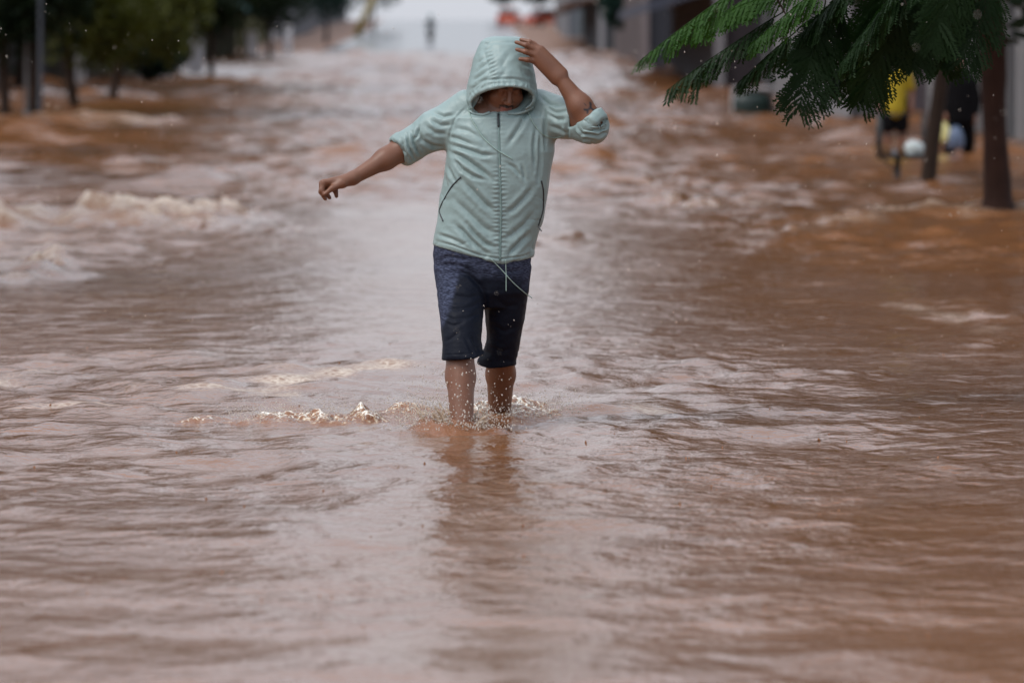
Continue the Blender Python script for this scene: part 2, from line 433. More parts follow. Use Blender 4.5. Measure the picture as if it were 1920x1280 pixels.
tag(water, kind='structure')

M_ROAD = mat('wet_asphalt', (0.085, 0.085, 0.09), 0.16, 0.25, 0.6, 0.25, 2.0)
M_MUD = mat('mud', (0.20, 0.11, 0.07), 0.7, 0.2, 0.8)
def ground_z(y):
    d = np.asarray(y) + CAM_D
    return zprof(y) - 0.2 + 0.24 * sstep(262, 292, d)
gyl = np.array(list(np.arange(-60, 640, 8.0)) + [700, 900, 1300, 2000, 3000.0])
gxl = np.array([-2500, -800, -200, -60, -30, -12, 0, 12, 30, 60, 200, 800, 2500.0])
v = [(x, y, float(ground_z(y)) - (0.03 if abs(x) > 31 else 0)) for x in gxl for y in gyl]
n = len(gyl)
f = [(i * n + j, (i + 1) * n + j, (i + 1) * n + j + 1, i * n + j + 1) for i in range(len(gxl) - 1) for j in range(n - 1)]
tag(mesh_obj('ground', v, f, M_MUD), kind='structure')
ry = np.arange(240, 640, 5.0)
def street_x(y): return -0.0084 * y
v, f = [], []
for y in ry:
    for s in np.linspace(-10.6, 6.6, 9): v.append((street_x(y) + s, y, float(ground_z(y)) + 0.02 - 0.0006 * (s + 2) ** 2))
for j in range(len(ry) - 1):
    for k in range(8): f.append((j * 9 + k, j * 9 + k + 1, (j + 1) * 9 + k + 1, (j + 1) * 9 + k))
tag(mesh_obj('road', v, f, M_ROAD, smooth=True), kind='structure')

# ------------------------------------------------------------------ the man wading
def rot_cols(yaw, pitch, roll):
    """columns = local x (right), y (back), z (up) of a head turned by yaw, bowed by pitch"""
    R = Matrix.Rotation(yaw, 3, 'Z') @ Matrix.Rotation(pitch, 3, 'X') @ Matrix.Rotation(roll, 3, 'Y')
    return np.array(R)

def attr_mix(t, p, base_socket, layers, attr='mask'):
    """layers: (channel, colour) mixed over base by the vertex mask"""
    L = t.links
    at = t.nodes.new('ShaderNodeAttribute'); at.attribute_name = attr
    sp = t.nodes.new('ShaderNodeSeparateColor'); L.new(at.outputs['Color'], sp.inputs[0])
    cur = base_socket
    for ch, col in layers:
        m = t.nodes.new('ShaderNodeMix'); m.data_type = 'RGBA'; m.inputs['B'].default_value = (*col, 1)
        L.new(cur, m.inputs['A']); L.new(sp.outputs[ch], m.inputs['Factor']); cur = m.outputs['Result']
    L.new(cur, p.inputs['Base Color'])
    return sp

def skin_material():
    m = mat('wet_skin', (0.175, 0.074, 0.040), 0.46, 0.25, 14.0, 0.10, 160.0, sss=0.12)
    t = m.node_tree; p = t.nodes['Principled BSDF']
    src = p.inputs['Base Color'].links[0].from_socket
    attr_mix(t, p, src, [(0, (0.018, 0.012, 0.010)), (1, (0.018, 0.016, 0.020)), (2, (0.30, 0.11, 0.085))])
    return m
M_SKIN = skin_material()

def build_body():
    s = SDF((-0.83, -0.46, -0.21), (0.47, 0.56, 1.56), 0.004)
    # trunk (under the clothes)
    s.cone(P(925, 225, 0.0), P(925, 330, 0.0), 0.115, 0.105, 0.05)
    s.cone(P(890, 235, 0.0), P(985, 235, 0.0), 0.085, 0.085, 0.05)
    s.cone(P(915, 330, 0.01), P(906, 440, 0.02), 0.11, 0.12, 0.05)
    s.cone(P(880, 455, 0.02), P(935, 455, 0.02), 0.105, 0.105, 0.05)
    # legs: front one under the left of the picture
    hipF, kneeF, ankF = P(868, 470, 0.01), P(862, 640, -0.205), np.array([*P(867, 803, -0.36)[:2], -0.125])
    hipR, kneeR, ankR = P(946, 470, 0.03), P(940, 648, 0.06), np.array([*P(936, 770, 0.47)[:2], -0.10])
    for hip, kn, an, fwd in ((hipF, kneeF, ankF, 0), (hipR, kneeR, ankR, 1)):
        s.cone(hip, kn, 0.080, 0.054, 0.03)
        c = kn * 0.70 + an * 0.30 + np.array([0, 0.018, 0])
        s.cone(kn, c, 0.055, 0.056, 0.03)
        s.cone(c, an + np.array([0, 0.0, 0.06]), 0.055, 0.036, 0.03)
        s.cone(kn + (0, -0.02, 0.0), an + np.array([0, -0.01, 0.05]), 0.042, 0.034, 0.03)
        s.cone(an + np.array([0, 0, 0.06]), an, 0.036, 0.038, 0.02)
        heel = an + np.array([0, 0.035, -0.04]); ball = an + np.array([0, -0.13, -0.055])
        s.cone(heel, ball, 0.032, 0.028, 0.03); s.cone(an, ball, 0.036, 0.024, 0.03)
        for k in range(5):
            q = ball + np.array([(-0.034 + 0.017 * k), 0.0, 0.0])
            s.cone(q, q + np.array([0.0, -0.055 + 0.006 * abs(k - 1), -0.004]), 0.013, 0.010, 0.008)
    # arm stretched out to the left of the picture
    sh, el, wr = P(862, 215, 0.0), P(752, 281, 0.05), P(662, 334, -0.04)
    s.cone(sh, el, 0.060, 0.045, 0.03)
    m = el * 0.68 + wr * 0.32
    s.cone(el, m, 0.043, 0.041, 0.03); s.cone(m, wr, 0.040, 0.0255, 0.03)
    kn = [P(607, 342, -0.085), P(604, 344, -0.060), P(609, 347, -0.036), P(618, 350, -0.014)]
    mid = [P(603, 357, -0.092), P(602, 360, -0.064), P(611, 361, -0.040), P(629, 358, -0.016)]
    tip = [P(606, 368, -0.088), P(610, 373, -0.062), P(618, 371, -0.040), P(631, 368, -0.018)]
    for i in range(4):
        s.cone(wr + np.array([0, (-0.018 + 0.012 * i), 0]), kn[i], 0.019, 0.0125, 0.018)
        s.cone(kn[i], mid[i], 0.0122, 0.0102, 0.006)
        s.cone(mid[i], tip[i], 0.0102, 0.0080, 0.006)
    tb = P(642, 344, -0.078)
    s.cone(wr, tb, 0.02, 0.017, 0.02); s.cone(tb, P(623, 353, -0.098), 0.0165, 0.0115, 0.014)
    s.cone(P(623, 353, -0.098), P(609, 364, -0.104), 0.0115, 0.0085, 0.006)
    # arm raised to the hood
    sh, el, wr = P(1020, 215, 0.0), P(1108, 228, -0.19), P(1048, 143, -0.175)
    s.cone(sh, el, 0.060, 0.047, 0.03)
    m = el * 0.66 + wr * 0.34
    s.cone(el, m, 0.048, 0.0455, 0.03); s.cone(m, wr, 0.0445, 0.0255, 0.03)
    kn = [P(1014, 92, -0.170), P(1009, 97, -0.182), P(1005, 105, -0.185), P(1004, 115, -0.180)]
    mid = [P(993, 79, -0.178), P(986, 85, -0.198), P(985, 97.5, -0.205), P(989, 112.5, -0.203)]
    tip = [P(977, 74.5, -0.165), P(968, 79.5, -0.190), P(969, 93, -0.200), P(975, 111, -0.204)]
    for i in range(4):
        off = np.array([0.011, 0, 0.010]) * (1.5 - i) * 0.9
        s.cone(wr + off, kn[i], 0.020, 0.0150, 0.018)
        s.cone(kn[i], mid[i], 0.0122, 0.0102, 0.006)
        s.cone(mid[i], tip[i], 0.0102, 0.0080, 0.006)
    tb = P(1030, 112, -0.150)
    s.cone(wr, tb, 0.02, 0.016, 0.02); s.cone(tb, P(1012, 92, -0.135), 0.0155, 0.0115, 0.014)
    s.cone(P(1012, 92, -0.135), P(1000, 80, -0.130), 0.0115, 0.0085, 0.006)
    # neck and head, bowed and turned a little to the right of the picture
    H = P(946, 152, -0.055)
    R = rot_cols(math.radians(14), math.radians(30), math.radians(4))
    def hp(x, y, z): return H + R @ np.array([x, y, z])
    s.cone(P(932, 222, 0.0), hp(0, 0.03, -0.05), 0.062, 0.058, 0.03)
    s.ell(hp(0, 0.012, 0.035), (0.076, 0.098, 0.092), R, 0.02)
    s.ell(hp(0, -0.030, -0.045), (0.060, 0.066, 0.075), R, 0.03)
    s.cone(hp(-0.042, -0.01, -0.075), hp(0, -0.075, -0.108), 0.022, 0.020, 0.03)
    s.cone(hp(0.042, -0.01, -0.075), hp(0, -0.075, -0.108), 0.022, 0.020, 0.03)
    s.ell(hp(0, -0.088, -0.106), (0.022, 0.016, 0.017), R, 0.02)
    s.cone(hp(-0.034, -0.083, 0.022), hp(0.034, -0.083, 0.022), 0.011, 0.011, 0.02)      # brow
    for e in (-1, 1):
        s.ell(hp(0.031 * e, -0.098, -0.002), (0.018, 0.014, 0.012), R, 0.012, sub=True)
        s.ell(hp(0.031 * e, -0.080, -0.002), (0.0135, 0.0135, 0.0125), R, 0.004)
        s.cone(hp(0.016 * e, -0.086, 0.005), hp(0.044 * e, -0.080, 0.004), 0.0045, 0.0035, 0.005)
        s.ell(hp(0.045 * e, -0.066, -0.034), (0.022, 0.022, 0.020), R, 0.03)             # cheek
        s.ell(hp(0.079 * e, 0.012, -0.012), (0.009, 0.020, 0.032), R, 0.008)             # ear
        s.ell(hp(0.013 * e, -0.103, -0.040), (0.0095, 0.011, 0.0085), R, 0.008)          # nostril wing
    s.cone(hp(0, -0.090, 0.012), hp(0, -0.117, -0.034), 0.0085, 0.0115, 0.012)
    s.cone(hp(-0.020, -0.090, -0.069), hp(0, -0.099, -0.066), 0.0050, 0.0068, 0.006)
    s.cone(hp(0.020, -0.090, -0.069), hp(0, -0.099, -0.066), 0.0050, 0.0068, 0.006)
    s.cone(hp(-0.016, -0.090, -0.080), hp(0.016, -0.090, -0.080), 0.0068, 0.0068, 0.006)
    V, Q = s.mesh(1)
    o = mesh_obj('body', V, Q, M_SKIN, smooth=True)
    # masks: hair and moustache, tattoo, lips
    q = (V - H) @ R
    mk = np.zeros((len(V), 3), np.float32)
    head = np.linalg.norm(V - H, axis=1) < 0.17
    hair = sstep(0.045, 0.06, q[:, 2]) + sstep(-0.01, 0.02, q[:, 1]) * sstep(-0.04, -0.02, q[:, 2])
    tache = (np.abs(q[:, 0]) < 0.030) & (q[:, 2] < -0.050 - 0.25 * np.abs(q[:, 0])) & (q[:, 2] > -0.064 - 0.35 * np.abs(q[:, 0])) & (q[:, 1] < -0.07)
    brow = (np.abs(q[:, 2] - 0.020) < 0.006) & (np.abs(np.abs(q[:, 0]) - 0.031) < 0.021) & (q[:, 1] < -0.06)
    goat = (np.abs(q[:, 0]) < 0.02) & (q[:, 2] < -0.094) & (q[:, 1] < -0.07)
    mk[:, 0] = np.clip(hair, 0, 1) * head + 0.85 * (tache & head) + 0.8 * (brow & head) + 0.35 * (goat & head) + 0.38 * head * sstep(-.058, -.075, q[:, 2]) * (q[:, 1] > -.095) * (np.abs(q[:, 0]) > .018)
    mk[:, 0] = np.clip(mk[:, 0], 0, 1)
    lips = (np.abs(q[:, 0]) < 0.024) & (q[:, 2] < -0.064) & (q[:, 2] > -0.088) & (q[:, 1] < -0.085)
    mk[:, 2] = 0.8 * (lips & head)
    near = (V[:, 1] < -0.19) & (V[:, 0] > P(1080, 0, -.2)[0])
    for pl, wd_ in (([(1096, 205.5), (1102, 207), (1107, 202)], .0042), ([(1102, 207), (1101, 212)], .0036), ([(1107, 202), (1108, 196), (1106.5, 193)], .0042),
                    ([(1107, 202), (1112, 206), (1117, 207.5), (1118, 205)], .0038), ([(1099, 198), (1095, 193)], .0014)):
        d, _ = poly_dist(V[:, 0], V[:, 2], XZ(pl, -0.235))
        mk[:, 1] = np.maximum(mk[:, 1], near * (1 - sstep(wd_ * 0.7, wd_ * 1.3, d)))
    set_attr(o, 'mask', mk)
    return o

man = empty('person', (float(P(900, 790, 0)[0]), 0, -0.2))
tag(man, 'person in pale mint hooded rain jacket and dark shorts wading, one hand on hood', 'person')
def under(o, root):
    o.parent = root; o.matrix_parent_inverse = root.matrix_world.inverted() if root.type != 'EMPTY' else Matrix.Translation(-root.location)
    return o
body = under(build_body(), man)

# ---- cloth
def cloth_material(name, col, rough, var, weave=900.0, wet=None):
    m, t, p = new_mat(name); L = t.links
    tc = t.nodes.new('ShaderNodeTexCoord')
    n1 = t.nodes.new('ShaderNodeTexNoise'); n1.inputs['Scale'].default_value = 5.0; n1.inputs['Detail'].default_value = 6
    L.new(tc.outputs['Object'], n1.inputs['Vector'])
    mx = t.nodes.new('ShaderNodeMix'); mx.data_type = 'RGBA'
    mx.inputs['A'].default_value = (*[c * (1 - var) for c in col], 1); mx.inputs['B'].default_value = (*[min(1, c * (1 + var)) for c in col], 1)
    L.new(n1.outputs['Fac'], mx.inputs['Factor']); cur = mx.outputs['Result']
    if wet:
        # heather yarn where dry, soaked cloth where wet (vertex mask)
        n3 = t.nodes.new('ShaderNodeTexNoise'); n3.inputs['Scale'].default_value = 130.0; n3.inputs['Detail'].default_value = 3
        mp = t.nodes.new('ShaderNodeMapping'); mp.inputs['Scale'].default_value = (0.5, 0.5, 2.2); mp.inputs['Rotation'].default_value = (0, 0.4, 0)
        L.new(tc.outputs['Object'], mp.inputs['Vector']); L.new(mp.outputs['Vector'], n3.inputs['Vector'])
        rp = t.nodes.new('ShaderNodeMapRange'); rp.inputs['From Min'].default_value = 0.42; rp.inputs['From Max'].default_value = 0.66
        L.new(n3.outputs['Fac'], rp.inputs['Value'])
        hm = t.nodes.new('ShaderNodeMix'); hm.data_type = 'RGBA'; hm.inputs['B'].default_value = (0.075, 0.090, 0.145, 1)
        L.new(cur, hm.inputs['A']); L.new(rp.outputs['Result'], hm.inputs['Factor'])
        at = t.nodes.new('ShaderNodeAttribute'); at.attribute_name = 'mask'
        sp = t.nodes.new('ShaderNodeSeparateColor'); L.new(at.outputs['Color'], sp.inputs[0])
        wm = t.nodes.new('ShaderNodeMix'); wm.data_type = 'RGBA'; wm.inputs['B'].default_value = (*wet, 1)
        L.new(hm.outputs['Result'], wm.inputs['A']); L.new(sp.outputs[0], wm.inputs['Factor']); cur = wm.outputs['Result']
        rr = t.nodes.new('ShaderNodeMapRange'); rr.inputs['To Min'].default_value = 0.9; rr.inputs['To Max'].default_value = 0.55
        L.new(sp.outputs[0], rr.inputs['Value']); L.new(rr.outputs['Result'], p.inputs['Roughness'])
    else:
        p.inputs['Roughness'].default_value = rough
    L.new(cur, p.inputs['Base Color'])
    n2 = t.nodes.new('ShaderNodeTexNoise'); n2.inputs['Scale'].default_value = 55.0; n2.inputs['Detail'].default_value = 5
    L.new(tc.outputs['Object'], n2.inputs['Vector'])
    b = t.nodes.new('ShaderNodeBump'); b.inputs['Strength'].default_value = 0.35; b.inputs['Distance'].default_value = 0.004
    L.new(n2.outputs['Fac'], b.inputs['Height'])
    dn = t.nodes.new('ShaderNodeTexNoise'); dn.inputs['Scale'].default_value = 9.0; L.new(tc.outputs['Object'], dn.inputs['Vector'])
    va = t.nodes.new('ShaderNodeVectorMath'); va.operation = 'MULTIPLY_ADD'; va.inputs[1].default_value = (.12, .12, .12)
    L.new(dn.outputs['Color'], va.inputs[0]); L.new(tc.outputs['Object'], va.inputs[2])
    vo = t.nodes.new('ShaderNodeTexVoronoi'); vo.inputs['Scale'].default_value = 24.0; L.new(va.outputs[0], vo.inputs['Vector'])
    bb = t.nodes.new('ShaderNodeBump'); bb.inputs['Strength'].default_value = 0.28; bb.inputs['Distance'].default_value = 0.007
    L.new(vo.outputs['Distance'], bb.inputs['Height']); L.new(b.outputs['Normal'], bb.inputs['Normal']); L.new(bb.outputs['Normal'], p.inputs['Normal'])
    p.inputs['Specular IOR Level'].default_value = 0.12 if wet else 0.4
    return m
M_JACKET = cloth_material('mint_nylon', (0.240, 0.328, 0.322), 0.42, 0.16)
M_SHORTS = cloth_material('navy_jersey', (0.022, 0.026, 0.045), 0.8, 0.2, wet=(0.005, 0.007, 0.014))
M_CORD = mat('mint_cord', (0.30, 0.42, 0.38), 0.6)
M_ZIP = mat('grey_zip', (0.16, 0.24, 0.23), 0.45)
M_DARKZIP = mat('dark_zip', (0.02, 0.025, 0.03), 0.4)

def fold(V, N, D, pl, amp, width, Y=-0.12, front=True, ends=0.25):
    """a crease: valley along the line with raised lips on both sides"""
    d, run = poly_dist(V[:, 0], V[:, 2], XZ(pl, Y))
    q = d / width
    prof = -np.exp(-np.abs(q) ** 1.3) + 0.42 * np.exp(-((q - 1.9) / 1.1) ** 2)
    fade = sstep(0, ends, run) * sstep(0, ends, 1 - run) if ends else 1.0
    w_ = np.clip(-N[:, 1] * 1.6 + 0.15, 0, 1) if front else 1.0
    D += amp * prof * (0.25 + 0.75 * fade) * w_

def build_jacket():
    s = SDF((-0.56, -0.34, 0.60), (0.46, 0.24, 1.40), 0.004)
    sl, g = s.win((-0.56, -0.34, 0.6), (0.46, 0.24, 1.4), 0)
    rows = [(203, 940, 46, 0.03, .075), (210, 942, 68, 0.005, .100), (221, 943, 90, -0.01, .122), (250, 941, 100, -0.01, .138), (285, 939, 101, -0.012, .145), (320, 933, 100, -0.012, .146),
            (350, 929.5, 99.5, -0.01, .146), (400, 921.5, 100, 0.0, .146), (440, 911, 98, 0.008, .15), (462, 907, 95.5, 0.012, .152), (500, 904, 94, 0.015, .152)]
    zs = [P(940, r[0])[2] for r in rows]
    d = s.loft_d(g, zs, [P(r[1], 300)[0] for r in rows], [r[3] for r in rows], [r[2] / 470.0 for r in rows], [r[4] for r in rows], 2.35)
    hemz = np.interp(g[0], [P(q, 400)[0] for q in (800, 813, 870, 940, 1000, 1010)], [P(900, q)[2] for q in (457, 459, 473, 492, 481, 478)]).astype(np.float32)
    s.put(sl, d.astype(np.float32), 0.03)
    # sleeves
    s.cone(P(878, 205, 0.0), P(815, 244, 0.02), 0.078, 0.070, 0.05)
    s.cone(P(815, 244, 0.02), P(757, 280, 0.045), 0.070, 0.066, 0.03)
    s.cone(P(1008, 205, 0.0), P(1062, 222, -0.08), 0.080, 0.073, 0.05)
    s.cone(P(1062, 222, -0.08), P(1108, 237, -0.175), 0.071, 0.064, 0.03)
    s.cone(P(1110, 236, -0.18), P(1106, 222, -0.188), 0.066, 0.060, 0.02)
    # collar standing round the neck
    s.cone(P(900, 210, -0.06), P(930, 217, -0.11), 0.016, 0.010, 0.03); s.cone(P(978, 209, -0.06), P(945, 216, -0.11), 0.016, 0.010, 0.03)
    # open cuffs and hem
    a, b = P(752, 281, 0.05), P(662, 334, -0.04); u = (b - a) / np.linalg.norm(b - a)
    cut = ((g[0] - a[0]) * u[0] + (g[1] - a[1]) * u[1] + (g[2] - a[2]) * u[2]) - 0.014
    near = (g[0] < P(800, 0)[0])
    s.F[sl] = np.where(near, np.maximum(s.F[sl], cut), s.F[sl])
    s.cone(a - u * 0.03, a + u * 0.1, 0.049, 0.049, 0.004, sub=True)
    a, b = P(1108, 228, -0.19), P(1048, 143, -0.175); u = (b - a) / np.linalg.norm(b - a)
    cut = ((g[0] - a[0]) * u[0] + (g[1] - a[1]) * u[1] + (g[2] - a[2]) * u[2]) - 0.022
    near = (g[0] > P(1066, 0)[0]) & (g[1] < -0.09) & (g[2] > P(0, 240)[2])
    s.F[sl] = np.where(near, np.maximum(s.F[sl], cut), s.F[sl])
    s.cone(a - u * 0.02, a + u * 0.1, 0.051, 0.048, 0.004, sub=True)
    s.F[sl] = np.maximum(s.F[sl], hemz - g[2])
    V, Q = s.mesh(1)
    N = vnormals(V, Q); D = np.zeros(len(V))
    # creases read from the photograph (pixels), valley lines
    for pl, amp, wd_ in [
        ([(842, 284), (866, 295), (895, 314), (925, 338)], .010, .011), ([(845, 273), (875, 280), (903, 290), (926, 291)], .008, .010),
        ([(842, 256), (862, 262), (890, 274)], .006, .009), ([(848, 292), (866, 318), (888, 331), (915, 338)], .007, .009),
        ([(852, 240), (880, 246), (905, 262)], .004, .010), ([(880, 225), (900, 250), (915, 275)], .004, .012),
        ([(867, 337), (890, 362), (909, 382), (928, 398)], .009, .013), ([(876, 420), (890, 439), (909, 456), (928, 464)], .009, .010),
        ([(852, 420), (871, 437), (890, 456), (912, 474)], .009, .012), ([(850, 372), (880, 400), (905, 424), (929, 440)], .006, .013),
        ([(838, 310), (848, 330), (856, 345)], .005, .008), ([(832, 330), (838, 350), (832, 372)], .005, .008),
        ([(1000, 349), (984, 371), (965, 390), (950, 400)], .008, .012), ([(990, 439), (974, 456), (953, 477)], .008, .011),
        ([(1003, 395), (985, 420), (960, 440), (946, 446)], .006, .013), ([(978, 310), (982, 325), (984, 338)], .005, .007),
        ([(950, 305), (965, 315), (978, 332)], .005, .008), ([(1022, 208), (1021, 245), (1022, 280)], .007, .007),
        ([(1005, 238), (1001, 275), (1003, 320)], .006, .008), ([(989, 205), (976, 236), (952, 272)], .007, .011),
        ([(1012, 250), (1012, 300), (1008, 345)], .006, .008), ([(1030, 215), (1045, 224), (1062, 224)], .006, .008),
        ([(1012, 180), (1030, 196), (1052, 200)], .005, .008), ([(1024, 200), (1042, 212), (1072, 207)], .005, .007),
        ([(1028, 235), (1050, 243), (1066, 250)], .005, .009), ([(1066, 222), (1064, 240), (1066, 262)], .006, .007),
        ([(1085, 222), (1096, 240), (1122, 244), (1140, 236)], .008, .007), ([(1082, 230), (1092, 250), (1120, 254), (1138, 246)], .008, .007),
        ([(1090, 222), (1102, 234), (1124, 234), (1136, 222)], .006, .005), ([(1076, 246), (1090, 260), (1116, 262)], .005, .007),
        ([(875, 200), (852, 225), (842, 258), (841, 284)], .003, .005),
        ([(812, 212), (832, 220), (852, 216)], .005, .008), ([(806, 225), (826, 236), (850, 234)], .005, .008),
        ([(798, 236), (815, 250), (838, 252)], .006, .009), ([(784, 246), (792, 264), (812, 276), (832, 276)], .007, .009),
        ([(772, 248), (776, 270), (786, 292)], .009, .006), ([(762, 252), (766, 276), (776, 298)], .008, .005),
        ([(786, 238), (782, 256), (776, 262)], .007, .006), ([(752, 262), (757, 284), (768, 302)], .006, .005),
        ([(820, 440), (845, 447), (870, 458)], .005, .008), ([(815, 452), (850, 460), (900, 478), (938, 485), (975, 481), (998, 474)], .004, .004)]:
        fold(V, N, D, pl, amp * 1.3, wd_ * 0.85)
    # pucker along the zip, gathered cloth beside it
    zx = np.interp(V[:, 2], [P(0, 490)[2], P(0, 210)[2]], [P(938, 0)[0], P(935, 0)[0]])
    dz = np.abs(V[:, 0] - zx); front = np.clip(-N[:, 1] * 1.5, 0, 1)
    ph = V[:, 2] * 2 * math.pi / 0.017 + 2.2 * noise(V[:, 0] * 30, V[:, 2] * 30, seed=2) + np.sign(V[:, 0] - zx) * 1.0
    D += front * 0.0020 * (0.2 + sstep(-.3, .5, noise(V[:, 2] * 11, V[:, 0] * 4, seed=64))) * np.sin(ph) * np.exp(-((dz - 0.012) / 0.014) ** 2)
    D -= front * 0.004 * np.exp(-(dz / 0.006) ** 2)
    # general rumple
    wx = 0.10 * noise(V[:, 0] * 4, V[:, 1] * 4, V[:, 2] * 4, 61); wz = 0.10 * noise(V[:, 0] * 4, V[:, 1] * 4, V[:, 2] * 4, 62)
    am = sstep(-0.4, 0.5, noise(V[:, 0] * 6, V[:, 1] * 6, V[:, 2] * 6, 63))
    rp = fbm((V[:, 0] + wx) * 4.0, V[:, 1] * 4.5, (V[:, 2] + wz) * 4.0, 2, 5, ridge=True)
    cz = np.abs(noise((V[:, 0] + wx) * 13 + V[:, 2] * 5, V[:, 1] * 10, (V[:, 2] + wz) * 11 - V[:, 0] * 6, 71)); crease = -np.exp(-(cz / 0.07) ** 2)      # thin sharp creases
    slv = sstep(0.20, 0.26, np.abs(V[:, 0] - P(935, 0)[0]))                                                                                              # slack sleeves
    D += 0.0075 * rp * (0.3 + 0.7 * am) + 0.0035 * crease * am + slv * 0.004 * fbm(V[:, 0] * 16, V[:, 1] * 16, V[:, 2] * 16, 2, 90, ridge=True)
    V = V + N * D[:, None].astype(np.float32)
    return V, Q
JV, JQ = build_jacket()
jacket = under(mesh_obj('jacket', JV, JQ, M_JACKET, smooth=True), man)
jacket['label'] = 'pale mint nylon rain jacket with rolled sleeves'

def build_hood():
    s = SDF((-0.19, -0.30, 1.14), (0.16, 0.16, 1.56), 0.0035)
    sl, g = s.win((-0.19, -0.30, 1.14), (0.16, 0.16, 1.56), 0)
    rows = [(69.5, 946, 24, -0.02, .055), (72, 946, 36, -0.02, .075), (78, 945, 43, -0.022, .095), (90, 944, 48, -0.026, .112), (110, 942.5, 53.5, -0.035, .132), (135, 942, 59.5, -0.042, .150),
            (160, 941.5, 64.5, -0.045, .162), (190, 941, 67, -0.035, .160), (206, 940, 64, -0.02, .140), (217, 940, 55, -0.01, .115)]
    d = s.loft_d(g, [P(940, r[0], -.03)[2] for r in rows], [P(r[1], 100)[0] for r in rows], [r[3] for r in rows], [r[2] / 470. for r in rows], [r[4] for r in rows], 2.15).astype(np.float32)
    tilt = rot_cols(0, 0, math.radians(-7))
    cav = s.ell_d(g, P(941.5, 190, -0.17), (0.134, 0.195, 0.061), tilt).astype(np.float32)
    inner = s.ell_d(g, P(943, 158, -0.045), (0.105, 0.125, 0.150)).astype(np.float32)      # room for the head
    body_ = np.maximum(d, -cav); body_ = np.maximum(body_, -np.maximum(inner, 0.012 + d))
    rim = np.sqrt(np.maximum(d, -0.02) ** 2 + cav ** 2) - 0.0075
    rim = np.where((g[1] < 0.0) & (g[2] > P(0, 203)[2]), rim, 1.0)
    hh = np.maximum(0.008 - np.abs(body_ - rim), 0) / 0.008
    s.F[sl] = np.minimum(body_, rim) - hh * hh * 0.008 * 0.25
    V, Q = s.mesh(1); N = vnormals(V, Q); D = np.zeros(len(V))
    for pl, amp, wd_ in [([(906, 92), (914, 120), (920, 150)], .004, .007), ([(893, 120), (903, 112), (914, 105)], .005, .006), ([(889, 138), (902, 128), (918, 117)], .005, .006),
                         ([(886, 152), (900, 144), (918, 130)], .006, .007), ([(884, 168), (898, 158), (916, 146)], .005, .007), ([(938, 130), (948, 112), (956, 100)], .004, .010),
                         ([(928, 152), (944, 138), (952, 122)], .004, .010), ([(975, 128), (985, 140), (998, 146)], .004, .008), ([(970, 112), (982, 122), (996, 128)], .004, .007),
                         ([(890, 168), (884, 185), (879, 200)], .004, .006), ([(898, 153), (930, 148), (965, 148), (996, 156)], .005, .005), ([(900, 84), (925, 80), (960, 80), (985, 84)], .003, .006)]:
        fold(V, N, D, pl, amp * 0.8, wd_)
    # stitched seam puckers and gathered brim
    d1, _ = poly_dist(V[:, 0], V[:, 2], XZ([(914, 82), (920, 110), (925, 135), (929, 150)], -0.16))
    front = np.clip(-N[:, 1] * 1.5 + 0.2, 0, 1)
    D += front * 0.0022 * np.sin(V[:, 2] * 2 * math.pi / 0.0175 - V[:, 0] * 150 + 3.5 * noise(V[:, 0] * 25, V[:, 2] * 25, seed=44)) * np.exp(-(d1 / 0.016) ** 2)
    cavv = s.ell_d((V[:, 0], V[:, 1], V[:, 2]), P(941.5, 190, -0.17), (0.134, 0.195, 0.061), tilt)
    D += 0.0016 * np.sin(V[:, 0] * 2 * math.pi / 0.021 + 5 * noise(V[:, 0] * 40, V[:, 2] * 40)) * np.exp(-((cavv - 0.012) / 0.012) ** 2) * (V[:, 1] < -0.02)
    D += 0.0038 * fbm(V[:, 0] * 10 + V[:, 2] * 6, V[:, 1] * 9, V[:, 2] * 8, 3, 15, ridge=True)
    return lap(V + N * D[:, None].astype(np.float32), Q, 0.25), Q
HV, HQ = build_hood()
def sub(o, parent):
    o.parent = parent; return o
hood = sub(mesh_obj('hood', HV, HQ, M_JACKET, smooth=True), jacket)

